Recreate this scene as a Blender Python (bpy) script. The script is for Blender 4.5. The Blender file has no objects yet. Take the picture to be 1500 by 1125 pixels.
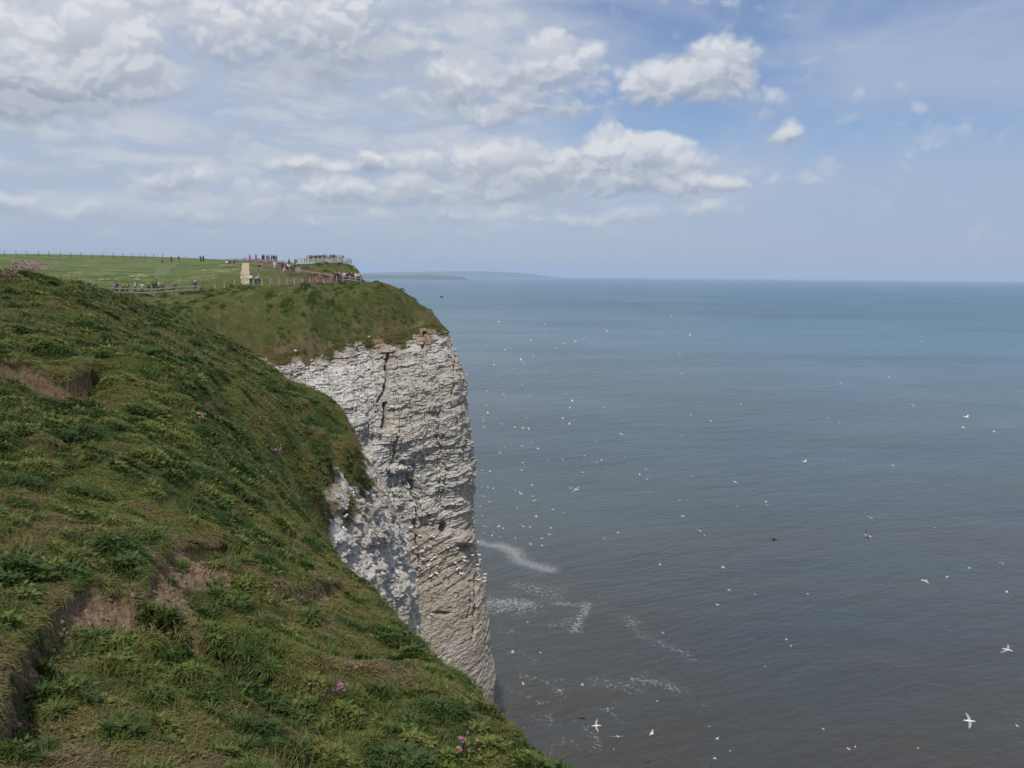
import bpy, bmesh, math, random
import numpy as np
from mathutils import Vector, Matrix, Euler
random.seed(7); rng = np.random.default_rng(7)
D = bpy.data; SC = bpy.context.scene; COL = SC.collection

# ------------------------------------------------------------------ camera
F = 1150.0; W0, H0 = 1500.0, 1125.0
PITCH = math.radians(7.90); ROLL = math.radians(0.5)
EYE = np.array([0.0, 0.0, 100.0])
FW = np.array([0, math.cos(PITCH), -math.sin(PITCH)])
U0 = np.array([0, math.sin(PITCH), math.cos(PITCH)]); R0 = np.array([1.0, 0, 0])
CR = math.cos(ROLL)*R0 + math.sin(ROLL)*U0
CU = math.cos(ROLL)*U0 - math.sin(ROLL)*R0
cam = D.cameras.new('camera'); cam.sensor_width = 36; cam.lens = 36*F/W0
cam.clip_start = 0.3; cam.clip_end = 200000
camo = D.objects.new('camera', cam); COL.objects.link(camo)
M3 = Matrix(((CR[0], CU[0], -FW[0]), (CR[1], CU[1], -FW[1]), (CR[2], CU[2], -FW[2])))
camo.matrix_world = Matrix.Translation(Vector(EYE)) @ M3.to_4x4()
SC.camera = camo
def ray(px, py):
    return FW + CR*((px-W0/2)/F) - CU*((py-H0/2)/F)
def P(px, py, Y):                      # world point seen at a pixel of the photograph, at forward distance Y
    d = ray(px, py); return EYE + d*(Y/d[1])
def proj(x, y, z):
    r = np.stack([x, y, z-100.0], -1); dp = r@FW
    dp = np.where(np.abs(dp) < 1e-3, 1e-3, dp)
    return W0/2 + F*(r@CR)/dp, H0/2 - F*(r@CU)/dp, dp

# ------------------------------------------------------------------ light
SUN_EL = math.radians(58.5); SUN_AZ = math.atan2(-0.11, -0.99)
sd = np.array([math.sin(SUN_AZ)*math.cos(SUN_EL), math.cos(SUN_AZ)*math.cos(SUN_EL), math.sin(SUN_EL)])
sun = D.lights.new('sun', 'SUN'); sun.energy = 3.0; sun.angle = math.radians(1.0); sun.color = (1.0, 0.955, 0.88)
suno = D.objects.new('sun', sun); COL.objects.link(suno)
suno.rotation_euler = Vector(sd).to_track_quat('Z', 'Y').to_euler()
SC.view_settings.view_transform = 'Standard'; SC.view_settings.look = 'None'
SC.view_settings.gamma = 1; SC.view_settings.exposure = 0; SC.view_settings.use_curve_mapping = False
SC.cycles.max_bounces = 6; SC.cycles.diffuse_bounces = 2; SC.cycles.glossy_bounces = 2; SC.cycles.volume_bounces = 1
SC.cycles.transparent_max_bounces = 6; SC.cycles.use_denoising = True

class NT:                              # tiny node helper
    dims = '3D'
    def __init__(s, tree): s.t = tree; s.l = tree.links
    def n(s, typ, **kw):
        nd = s.t.nodes.new(typ)
        for k, v in kw.items(): setattr(nd, k, v)
        return nd
    def put(s, sock, v):
        if v is None: return
        if hasattr(v, 'is_output') or isinstance(v, bpy.types.NodeSocket): s.l.new(v, sock)
        else:
            if isinstance(v, tuple) and len(v) == 3 and sock.type == 'RGBA': v = (*v, 1)
            sock.default_value = v
    def m(s, op, a, b=None, c=None, clamp=False):
        nd = s.n('ShaderNodeMath', operation=op, use_clamp=clamp)
        for i, v in enumerate((a, b, c)): s.put(nd.inputs[i], v)
        return nd.outputs[0]
    def v(s, op, a, b=None, c=None, out=0):
        nd = s.n('ShaderNodeVectorMath', operation=op)
        for i, v in enumerate((a, b, c)): s.put(nd.inputs[i], v)
        return nd.outputs[out]
    def ramp(s, x, a, b, lo=0.0, hi=1.0, smooth=True):
        nd = s.n('ShaderNodeMapRange', interpolation_type='SMOOTHSTEP' if smooth else 'LINEAR')
        for i, v in enumerate((x, a, b, lo, hi)): s.put(nd.inputs[i], v)
        return nd.outputs[0]
    def mix(s, f, a, b, blend='MIX'):
        nd = s.n('ShaderNodeMix', data_type='RGBA', blend_type=blend); nd.clamp_factor = True
        s.put(nd.inputs[0], f); s.put(nd.inputs[6], a); s.put(nd.inputs[7], b)
        return nd.outputs[2]
    def noise(s, vec, scale, det=4, rough=0.55, dist=0.0, lac=2.0, out=0):
        nd = s.n('ShaderNodeTexNoise', noise_dimensions=s.dims); s.put(nd.inputs['Vector'], vec)
        for k, v in (('Scale', scale), ('Detail', det), ('Roughness', rough), ('Distortion', dist), ('Lacunarity', lac)): s.put(nd.inputs[k], v)
        return nd.outputs[out]
    def attr(s, name, typ='GEOMETRY', out='Fac'):
        return s.n('ShaderNodeAttribute', attribute_name=name, attribute_type=typ).outputs[out]
    def comb(s, x=0.0, y=0.0, z=0.0):
        nd = s.n('ShaderNodeCombineXYZ')
        for i, v in enumerate((x, y, z)): s.put(nd.inputs[i], v)
        return nd.outputs[0]

# ------------------------------------------------------------------ sky with clouds
def angles(px, py):
    d = ray(px, py); return math.atan2(d[0], d[1]), d[2]/math.hypot(d[0], d[1])
world = D.worlds.new('World'); SC.world = world; world.use_nodes = True
wt = world.node_tree; wt.nodes.clear(); N = NT(wt); N.dims = '2D'
CLOUDS = [  # px, py, rx, ry, weight in the photograph
 (-10,75,60,75,1.1),(60,90,85,62,1.0),(135,55,55,48,.9),(185,95,48,45,1.0),(150,120,95,26,.8),(40,125,100,24,.7),
 (390,45,170,55,.62),(440,55,230,70,.50),(520,40,85,50,.72),(290,70,80,40,.35),(560,5,80,30,.6),
 (668,130,36,24,.85),(590,152,60,18,.6),(812,85,58,32,.8),(785,118,80,30,.72),(750,82,36,18,.45),(800,158,105,22,.62),
 (1062,92,52,30,.95),(1000,115,75,32,.9),(945,125,50,28,.75),(990,142,90,16,.5),
 (900,212,62,26,1.1),(965,222,60,28,1.1),(870,238,90,36,.95),(1005,245,46,24,.8),(780,248,90,34,.85),(700,243,80,32,.7),(552,237,26,19,.95),(610,250,55,28,.6),
 (800,270,55,20,.85),(930,274,130,18,.75),(1040,278,60,14,.5),(700,290,150,18,.72),(560,285,85,18,.6),(860,318,170,13,.55),(640,322,140,10,.45),
 (455,250,56,16,.9),(480,285,70,20,.75),(400,290,85,18,.72),(265,268,60,18,.72),(330,300,95,15,.65),(185,305,50,12,.6),
 (1150,194,27,22,.75),(1120,152,44,20,.45),(60,302,75,14,.65),(260,318,190,10,.45),(470,325,75,9,.55)]
tc = N.n('ShaderNodeTexCoord'); sep = N.n('ShaderNodeSeparateXYZ'); N.put(sep.inputs[0], tc.outputs['Generated'])
az = N.m('ARCTAN2', sep.outputs[0], sep.outputs[1])
hl = N.m('SQRT', N.m('ADD', N.m('MULTIPLY', sep.outputs[0], sep.outputs[0]), N.m('MULTIPLY', sep.outputs[1], sep.outputs[1])))
el = N.m('DIVIDE', sep.outputs[2], N.m('MAXIMUM', hl, .05))
pvec = N.comb(az, el, 0.0)
wob = N.noise(N.v('MULTIPLY', pvec, (1, 1.5, 1)), 8.0, 4, .55, out=1)
pw = N.v('MULTIPLY_ADD', N.v('SUBTRACT', wob, (.5, .5, .5)), (.055, .040, 0), pvec)
tot = None; hsum = None; wsum = None
for (px, py, rx, ry, w) in CLOUDS:
    a, e = angles(px, py); sx = F/(rx*1.5); sy = F/(ry*1.5)
    q = N.v('MULTIPLY_ADD', pw, (sx, sy, 0), (-a*sx, -e*sy, 0))
    b = N.m('MULTIPLY_ADD', N.v('DOT_PRODUCT', q, q, out=1), -w, w); b = N.m('MAXIMUM', b, 0.0)
    tot = b if tot is None else N.m('SMOOTH_MAX', tot, b, .25)
    sp_ = N.n('ShaderNodeSeparateXYZ'); N.put(sp_.inputs[0], q)
    hsum = N.m('MULTIPLY', b, sp_.outputs[1]) if hsum is None else N.m('MULTIPLY_ADD', b, sp_.outputs[1], hsum)
    wsum = N.m('ADD', b, .02) if wsum is None else N.m('ADD', wsum, b)
height = N.m('DIVIDE', hsum, wsum)         # -1 at the flat base of a cloud, +1 at its top
# other clouds beyond the frame, all round the sky
outm = N.m('MAXIMUM', N.ramp(N.m('ABSOLUTE', az), .66, .85), N.ramp(el, .42, .6))
gen = N.m('MULTIPLY', N.ramp(N.noise(N.v('MULTIPLY', pvec, (1, 1.6, 1)), 4.0, 3, .5), .45, .68), outm)
tot = N.m('MAXIMUM', tot, gen)
def relief(off):
    v_ = N.v('ADD', pw, off) if off else pw
    f = N.noise(N.v('MULTIPLY', v_, (1, 1.4, 1)), 10.0, 6, .52, .1)
    bl = N.n('ShaderNodeTexVoronoi', feature='F1', voronoi_dimensions='2D'); N.put(bl.inputs['Vector'], N.v('MULTIPLY', v_, (1, 1.25, 1)))
    bl.inputs['Scale'].default_value = 26.0; bl.inputs['Detail'].default_value = 2.0; bl.inputs['Roughness'].default_value = .5
    return N.m('ADD', N.m('MULTIPLY', N.m('SUBTRACT', f, .5), 1.25), N.m('MULTIPLY', N.m('SUBTRACT', .40, bl.outputs[0]), .55))
r0 = relief(None); r1 = relief((-.003, .010, 0))
d0 = N.m('ADD', N.m('MULTIPLY_ADD', tot, 1.55, N.ramp(tot, 0, .3, -.48, -.16)), r0)
sky = N.n('ShaderNodeTexSky', sky_type='NISHITA'); sky.sun_disc = False
sky.sun_elevation = SUN_EL; sky.sun_rotation = SUN_AZ; sky.altitude = 100; sky.air_density = 1.0; sky.dust_density = 1.6; sky.ozone_density = 1.2
SKYK = 10.0                            # background strength is 0.1
def K(*c): return tuple(v*SKYK for v in c)
skyc = N.mix(1.0, sky.outputs[0], (.92, 1.0, 1.19), 'MULTIPLY')
# thin high veil, milky towards the horizon
vn = N.noise(N.v('MULTIPLY', pvec, (1, 2.6, 1)), 3.0, 6, .55, .4)
vleft = N.m('MAXIMUM', N.ramp(az, .40, -.30), .38); vlow = N.ramp(el, .24, .03)
veil = N.m('MULTIPLY', N.ramp(N.m('ADD', vn, N.m('MULTIPLY_ADD', N.m('MAXIMUM', vleft, N.m('MULTIPLY', vlow, .95)), .45, -.06)), .30, .80), .90)
veil = N.m('MAXIMUM', veil, N.ramp(el, .09, .0, 0, .97))
st2 = N.noise(N.v('MULTIPLY', pvec, (1, 3.4, 1)), 10.0, 6, .58, .3)
streak = N.m('MULTIPLY', N.ramp(st2, .40, .66), N.ramp(el, .03, .10))
vcol = N.mix(streak, K(.445, .508, .635), K(.585, .615, .68))
vcol = N.mix(N.ramp(az, -.05, .45), vcol, K(.385, .465, .635))
vcol = N.mix(N.ramp(el, .07, .0), vcol, K(.415, .482, .605))
col = N.mix(veil, skyc, vcol)
alpha = N.m('MULTIPLY', N.ramp(d0, -.10, .78), N.m('MULTIPLY', N.ramp(el, .01, .06), .92))
fine = N.ramp(N.m('SUBTRACT', r0, r1), -.16, .20)
lit = N.m('ADD', N.m('MULTIPLY', fine, .32), N.m('MULTIPLY', N.ramp(N.m('MULTIPLY_ADD', r0, .35, height), -.60, .40), .72), clamp=True)
lowf = N.ramp(el, .0, .14)             # far clouds are duller
ctop = N.mix(lowf, K(.52, .565, .65), K(.74, .755, .785)); cbase = N.mix(lowf, K(.40, .455, .56), K(.325, .375, .475))
col = N.mix(alpha, col, N.mix(lit, cbase, ctop))
bg = N.n('ShaderNodeBackground'); N.put(bg.inputs[0], col); bg.inputs[1].default_value = 1/SKYK
world.cycles.sampling_method = 'MANUAL'; world.cycles.sample_map_resolution = 256
wo = N.n('ShaderNodeOutputWorld'); N.l.new(bg.outputs[0], wo.inputs[0])

# ------------------------------------------------------------------ numpy noise
def _hash(ix, iy, iz, seed):
    h = (ix.astype(np.int64)*374761393 + iy.astype(np.int64)*668265263 + iz.astype(np.int64)*2147483647*3 + seed*974711) & 0xffffffff
    h = ((h ^ (h >> 13))*1274126177) & 0xffffffff
    h = ((h ^ (h >> 16))*2246822519) & 0xffffffff
    return ((h ^ (h >> 15)) & 0xffffff)/float(0xffffff)
def vnoise(x, y, z, seed=0):
    x0, y0, z0 = np.floor(x), np.floor(y), np.floor(z)
    fx, fy, fz = x-x0, y-y0, z-z0
    fx = fx*fx*(3-2*fx); fy = fy*fy*(3-2*fy); fz = fz*fz*(3-2*fz)
    h = lambda a, b, c: _hash(x0+a, y0+b, z0+c, seed)
    c00 = h(0,0,0)*(1-fx)+h(1,0,0)*fx; c10 = h(0,1,0)*(1-fx)+h(1,1,0)*fx
    c01 = h(0,0,1)*(1-fx)+h(1,0,1)*fx; c11 = h(0,1,1)*(1-fx)+h(1,1,1)*fx
    return ((c00*(1-fy)+c10*fy)*(1-fz) + (c01*(1-fy)+c11*fy)*fz)*2-1
def vnoise2(x, y, seed=0):
    x0, y0 = np.floor(x), np.floor(y); fx, fy = x-x0, y-y0
    fx = fx*fx*(3-2*fx); fy = fy*fy*(3-2*fy); zz = np.zeros_like(x0)
    h = lambda a, b: _hash(x0+a, y0+b, zz, seed)
    return ((h(0,0)*(1-fx)+h(1,0)*fx)*(1-fy) + (h(0,1)*(1-fx)+h(1,1)*fx)*fy)*2-1
def fbm2(x, y, seed=0, oct=4, gain=.5):
    s = 0; a = 1; t = 0
    for o in range(oct):
        c, sn = math.cos(o*.7), math.sin(o*.7)
        s = s + a*vnoise2((x*c-y*sn)*2**o+o*17.3, (x*sn+y*c)*2**o-o*9.1, seed+o*11); t += a; a *= gain
    return s/t
def fbm3(x, y, z, seed=0, oct=4, gain=.5):
    s = 0; a = 1; t = 0
    for o in range(oct):
        s = s + a*vnoise(x*2**o+o*7.7, y*2**o+o*3.1, z*2**o-o*5.3, seed+o*11); t += a; a *= gain
    return s/t
def sstep(x, a, b):
    t = np.clip((x-a)/(b-a), 0, 1); return t*t*(3-2*t)
def seg_dist(x, y, pts, closed=False):   # distance to a polyline, index + parameter and the side
    pts = np.asarray(pts, float); best = np.full(np.shape(x), 1e18); side = np.zeros(np.shape(x)); arc = np.zeros(np.shape(x)); L = 0.0
    n = len(pts)-(0 if closed else 1)
    for i in range(n):
        a = pts[i]; b = pts[(i+1) % len(pts)]; ab = b-a; l2 = ab@ab
        t = np.clip(((x-a[0])*ab[0]+(y-a[1])*ab[1])/l2, 0, 1)
        dx = x-a[0]-t*ab[0]; dy = y-a[1]-t*ab[1]; d2 = dx*dx+dy*dy
        m = d2 < best; best = np.where(m, d2, best)
        side = np.where(m, ab[0]*(y-a[1])-ab[1]*(x-a[0]), side); arc = np.where(m, L+t*math.sqrt(l2), arc)
        L += math.sqrt(l2)
    return np.sqrt(best), side, arc, L
def inside(x, y, poly):
    r = np.zeros(np.shape(x), bool); p = np.asarray(poly); n = len(p)
    for i in range(n):
        x1, y1 = p[i]; x2, y2 = p[(i+1) % n]
        if y1 == y2: continue
        c = ((y1 > y) != (y2 > y)) & (x < (x2-x1)*(y-y1)/(y2-y1)+x1); r ^= c
    return r
class TPS:                               # thin plate spline through control points
    def __init__(s, pts, smooth=0.0, aniso=1.0):
        p = np.asarray(pts, float); s.k = aniso; s.c = p[:, :2]*[1, aniso]; n = len(p)
        K = s.U(s.c[:, None]-s.c[None]) + np.eye(n)*smooth
        Pm = np.hstack([np.ones((n, 1)), s.c]); A = np.zeros((n+3, n+3)); A[:n, :n] = K; A[:n, n:] = Pm; A[n:, :n] = Pm.T
        s.w = np.linalg.solve(A, np.concatenate([p[:, 2], [0, 0, 0]]))
    def U(s, d):
        r2 = (d**2).sum(-1); return np.where(r2 > 0, r2*np.log(r2+1e-12), 0)
    def __call__(s, x, y):
        sh = np.shape(x); x = np.ravel(x).astype(float); y = np.ravel(y)*s.k
        out = s.w[-3]+s.w[-2]*x+s.w[-1]*y
        for (cx, cy), w in zip(s.c, s.w):
            r2 = (x-cx)**2+(y-cy)**2; out = out + w*r2*np.log(r2+1e-12)
        return out.reshape(sh)

# ------------------------------------------------------------------ object helpers
def link(name, me, m=None, parent=None):
    o = D.objects.new(name, me); COL.objects.link(o)
    if m is not None and me is not None: me.materials.append(m)
    if parent is not None: o.parent = parent
    return o
def tag(o, label=None, cat=None, group=None, kind=None):
    if label: o['label'] = label
    if cat: o['category'] = cat
    if group: o['group'] = group
    if kind: o['kind'] = kind
    return o
def empty(name, loc=(0, 0, 0), rz=0.0):
    o = D.objects.new(name, None); COL.objects.link(o); o.location = loc; o.rotation_euler = (0, 0, rz); o.empty_display_size = .2
    return o
def grid_mesh(name, X, Y, Z, attrs=None, smooth=True, mask=None, flip=False):
    nr, nc = X.shape; co = np.stack([X, Y, Z], -1).reshape(-1, 3).astype(np.float32)
    i = np.arange(nr*nc).reshape(nr, nc)
    q = np.stack([i[:-1, :-1], i[:-1, 1:], i[1:, 1:], i[1:, :-1]], -1)
    if flip: q = q[..., ::-1]
    if mask is not None: q = q[mask]
    q = q.reshape(-1, 4)
    if mask is not None:
        used = np.unique(q); re = np.full(nr*nc, -1); re[used] = np.arange(len(used)); q = re[q]; co = co[used]
        attrs = {k: v.reshape(-1)[used] for k, v in (attrs or {}).items()}
    me = D.meshes.new(name); me.vertices.add(len(co)); me.vertices.foreach_set('co', co.ravel())
    me.loops.add(q.size); me.loops.foreach_set('vertex_index', q.ravel().astype(np.int32))
    me.polygons.add(len(q)); me.polygons.foreach_set('loop_start', np.arange(0, q.size, 4, dtype=np.int32))
    me.polygons.foreach_set('use_smooth', np.full(len(q), smooth))
    for k, v in (attrs or {}).items():
        at = me.attributes.new(k, 'FLOAT', 'POINT'); at.data.foreach_set('value', v.ravel().astype(np.float32))
    me.update(); me.validate(); return me
def mat(name, col, rough=.8, var=0.0, scale=8.0, bump=0.0, spec=.3):
    m = D.materials.new(name); m.use_nodes = True; t = NT(m.node_tree); b = t.t.nodes['Principled BSDF']
    b.inputs['Roughness'].default_value = rough; b.inputs['Specular IOR Level'].default_value = spec
    if var or bump:
        pos = t.n('ShaderNodeTexCoord').outputs['Object']; nz = t.noise(pos, scale, 5, .6)
        lo = tuple(c*(1-var) for c in col); hi = tuple(min(1, c*(1+var)) for c in col)
        t.put(b.inputs['Base Color'], t.mix(t.ramp(nz, .3, .7), lo, hi))
        if bump:
            bn = t.n('ShaderNodeBump'); t.put(bn.inputs['Height'], nz); bn.inputs['Strength'].default_value = bump; bn.inputs['Distance'].default_value = .02
            t.put(b.inputs['Normal'], bn.outputs[0])
    else: b.inputs['Base Color'].default_value = (*col, 1)
    return m

# ------------------------------------------------------------------ the coast line (plan) and the ground heights
def pp(l): return [P(*q) for q in l]
EDGE_NEAR = pp([(862,1160,9),(830,1125,10),(735,1035,12.5),(650,955,15.5),(580,895,19),(520,850,24),(472,808,30)])
EDGE_IN = pp([(466,770,33),(468,720,37.5),(480,685,40.5),(497,662,42.5),(519,655,43.5),(522,638,45)])
SPUR_BACK = [np.array(q) for q in [(-11.5,49,91.),(-17,55,92.7),(-24,62,94.6),(-33,72,95),(-40,84,95),(-41.5,94,95)]]
LIP = pp([(345,512,106),(392,521,109),(430,512,110.5),(480,509,113),(520,492,116),(560,491,118),(600,481,121),(636,473,124),(650,478,128)])
LIP_BACK = [np.array(q) for q in [(-13.5,133,92.6),(-19,139,93.6),(-24.5,146,95.4),(-30.5,158,96.6)]]
HEAD2 = [np.array(q) for q in [(-36,176,97),(-36.2,189,96.5),(-38.5,200,96.5),(-46,215,97),(-60,240,99),(-90,300,100),(-140,420,100),(-200,700,100)]]
START = [np.array(q) for q in [(60,-60,95),(14,-14,95),(4.6,0,94.5),(2.3,5,94.2)]]
COAST = START+EDGE_NEAR+EDGE_IN+SPUR_BACK+LIP+LIP_BACK+HEAD2
COAST_XY = np.array([c[:2] for c in COAST])
LAND = np.vstack([COAST_XY, [(-900, 900), (-900, -200), (60, -200)]])

near_pts = [p for p in EDGE_NEAR+EDGE_IN]+pp([
 (437,575,46),(479,595,45.5),(392,549,48),(324,515,50.5),(300,494,51),(250,470,53),(200,446,54),(160,434,52),(120,419,46),(60,411,42),(0,408,39),(-120,402,38),
 (0,1125,6.3),(200,1125,7.4),(400,1125,8.8),(600,1125,9.6),(0,1000,8),(0,900,9.8),(0,780,12.6),(0,700,15.5),(0,620,19),(0,550,23.5),(0,480,30),(0,440,34.5),
 (-150,900,9),(-150,700,14.5),(-150,550,21.5),(-150,450,31),
 (200,1000,9.3),(200,900,11.4),(200,800,14.2),(200,700,18),(200,600,24),(200,520,33),(200,470,43),
 (400,1000,11.3),(400,900,14.2),(400,800,18.8),(400,720,24),(400,650,30.5),(400,590,38),
 (550,1000,12.4),(500,950,14.5),(460,700,33.5),(480,630,40)])
near_pts += [np.array(q) for q in [(-30,46,99.0),(-30,56,97.5),(-24,58,96.2),(-15,50.5,93.0),(-40,60,98),(-45,45,100.4),(-45,30,100),(-30,20,99),(-18,5,97.8),(-8,0,97.3),(0,-3,96.6),(-10,-20,98.5),(5,-20,95.5),(-40,-20,99)]]
H_NEAR = TPS(near_pts, .02)
far_pts = [p for p in LIP]+pp([
 (300,436,113),(360,431,114),(420,425,116),(500,420,119),(560,418.5,122),(590,425,125),(600,440,124.5),(618,458,125),
 (350,462,110),(400,462,112),(400,490,110.5),(460,470,113),(520,462,117),(560,455,119),(480,440,116),(330,490,106.5),
 (165,432,117),(205,432,117),(290,431,118),(250,445,110),(240,455,104),(285,470,103),(310,484,104.5),(320,500,105),
 (310,427,122),(390,422,118.5),(390,419,124),(350,429,116),(350,422.5,120),(420,420.5,119),(420,418.5,125),(450,420,120),(450,418.3,126),(480,420,120.5),(480,417.7,127),(520,419.5,121.5),(520,416.8,129),(545,418.8,123),(545,416.8,130),(570,420,124),(420,416,132),(528,413.5,139),(480,414.5,136),(350,415,126),
 (100,416,128),(0,412,124),(200,412,140),(0,395,168),(100,395,165),(200,398,165),(300,400,158),
 (340,386,178),(372,386,176),(420,399,163),(400,392,172),(300,388,185),(240,386,200),(100,382,215),(0,380,215),(-300,380,215),
 (0,373,250),(170,377.5,252),(330,382,215),(360,381.5,200),(400,383.5,196),(440,387,188),(507,386.5,186),(475,392,181),
 (520,393,187),(532,402,187),(541,411,188),(500,404,176),(470,403,172),(440,400,166),(510,412,158),(-500,385,210),(-300,405,130)])
far_pts += [np.array(q) for q in [(-45,88,95.4),(-50,75,96.5),(-44,97,95.2),(-60,70,97.8),(-60,90,97.6),(-70,110,98.2),(-120,80,99),(-21,136,96.4),(-25.8,141.5,98.1),(-30,150,98.3),(-34,160,98.6),(-43,206,99.5),(-62,260,102),(-140,330,105.8),(-260,330,106.8),(-300,200,104),(-200,500,104),(-500,500,107)]]
H_FAR = TPS(far_pts, .01)
def seg_px(l, h=None): return np.array([q[:2] for q in l])
def base_h(x, y):
    w = sstep(y+0.25*(x+35), 62, 82); sh = np.shape(x)
    a = H_NEAR(x, np.minimum(y, 84)); b = H_FAR(x, np.maximum(y, 60))
    return a*(1-w)+b*w
def ground_hit(px, py, hf=None, y0=4.0, y1=320.0):    # where the line of sight meets the ground
    hf = hf or base_h; Y = y0*np.exp(np.linspace(0, math.log(y1/y0), 2400)); d = ray(px, py)
    pts = EYE[None]+d[None]*(Y/d[1])[:, None]; below = pts[:, 2] < hf(pts[:, 0], pts[:, 1])
    k = int(np.argmax(below)) if below.any() else len(Y)-1
    return pts[k]
SCARS = []   # lip polyline (xy), fall, length of the bare face, soil strength
def scar(pxs, fall, run, soil, raise_=.25):
    pts = np.array([ground_hit(*q)[:2] for q in pxs]); SCARS.append((pts, fall, run, soil, raise_))
scar([(-30,1090),(7,1009),(36,934),(72,894),(90,874)], .50, .26, .55, .10)
scar([(80,884),(100,868),(119,858),(173,864),(198,876),(214,866)], .55, 1.35, 1.0, .08)
scar([(206,874),(222,834),(246,806),(268,801)], .42, 1.0, 1.0, .08)
scar([(262,804),(299,800),(340,803)], .30, .18, .30, .12)
scar([(-40,545),(5,541),(28,543),(50,548),(75,557),(98,560),(120,549),(148,537)], .85, .30, .75, .25)
scar([(395,858),(415,869),(450,868),(496,857)], .26, .22, .7, .12)
scar([(272,908),(285,915),(300,922)], .26, .22, .7, .08)
scar([(195,940),(220,948),(248,944)], .24, .2, .1, .12)
scar([(590,1000),(640,1012),(672,1018)], .26, .2, .5, .12)
scar([(40,640),(70,655),(95,650)], .3, .3, .25, .15)
scar([(280,580),(310,592),(335,588)], .35, .3, .3, .15)
scar([(730,1062),(755,1070),(770,1062)], .2, .2, .3, .1)
def detail_h(x, y):
    """small relief on the ground and the bare-soil share"""
    nearw = 1-sstep(y, 66, 84)
    z = 0.24*fbm2(x/2.6, y/2.6, 3, 3) + 0.20*fbm2(x/.95, y/.95, 5, 3)
    z = z + 0.10*np.abs(fbm2(x/1.3+3, y/1.3, 9, 2))
    far = (0.35*fbm2(x/4.5, y/4.5, 23, 4)+.42*fbm2(x/1.7, y/1.7, 27, 3))*sstep(y, 84, 100)*(1-sstep(y, 140, 170))
    z = z*(nearw*.9+.1)+far
    soil = np.zeros(np.shape(x))
    sel = (y < 40)
    if np.any(sel):
        xs, ys = x[sel], y[sel]; zz = np.zeros_like(xs); so = np.zeros_like(xs)
        wob = .10*fbm2(xs/.5, ys/.5, 41, 3)
        for pts, fall, run, s, ra in SCARS:
            bb = (xs > pts[:, 0].min()-4) & (xs < pts[:, 0].max()+4) & (ys > pts[:, 1].min()-4) & (ys < pts[:, 1].max()+4)
            if not bb.any(): continue
            dd, side, arc, L = seg_dist(xs[bb], ys[bb], pts); t = -np.sign(side)*dd+wob[bb]*.8   # positive on the lower side
            tap = np.sqrt(np.clip(np.minimum(arc, L-arc)/(.18*L), 0, 1)); tap = np.where((arc <= 1e-6) | (arc >= L-1e-6), 0, tap)
            sw = run*(.75+.35*np.sin(arc*2.1+1))
            up = ra*np.exp(np.minimum(t, 0)/.7)*sstep(t, .03, -.05)
            lo = -fall*(.6*sstep(t, -.04, .10)+.4*sstep(t, .05, sw))*np.exp(-np.maximum(t-sw, 0)/(2.2*run))
            zz[bb] += (up+lo)*tap
            nz = fbm2(xs[bb]/.35, ys[bb]/.35, 77, 3)
            so[bb] = np.maximum(so[bb], s*np.minimum(tap*1.6, 1)*sstep(t, -.08, .0)*(1-sstep(t+.40*nz, sw*.85, sw*1.15)))
            zz[bb] += .11*tap*sstep(t, 0, .1)*(1-sstep(t, sw*.9, sw*1.2))*(np.abs(fbm2(xs[bb]/.13, ys[bb]/.13, 71, 3))+1.1*np.abs(fbm2(xs[bb]/.32, ys[bb]/.32, 73, 2)))
        z[sel] += zz; soil[sel] = so
    return z, soil
def coast_d(x, y):
    dd, side, arc, L = seg_dist(x, y, COAST_XY); return np.where(inside(x, y, LAND), -dd, dd)
def ground(x, y, full=False):
    x = np.asarray(x, float); y = np.asarray(y, float)
    dz, soil = detail_h(x, y); d = coast_d(x, y)+(.30+.3*sstep(y, 80, 100))*fbm2(x/1.4, y/1.4, 63, 3)
    st = sstep(y, 28.5, 31.5)
    s = .30*(1-st)+.12*st; slope = 2.2*(1-st)+9.0*st
    drop = s*np.logaddexp(0, (d-.15)/s)*slope
    z = np.maximum(base_h(x, y)+dz-drop, -4)
    return (z, soil, d) if full else z

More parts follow.
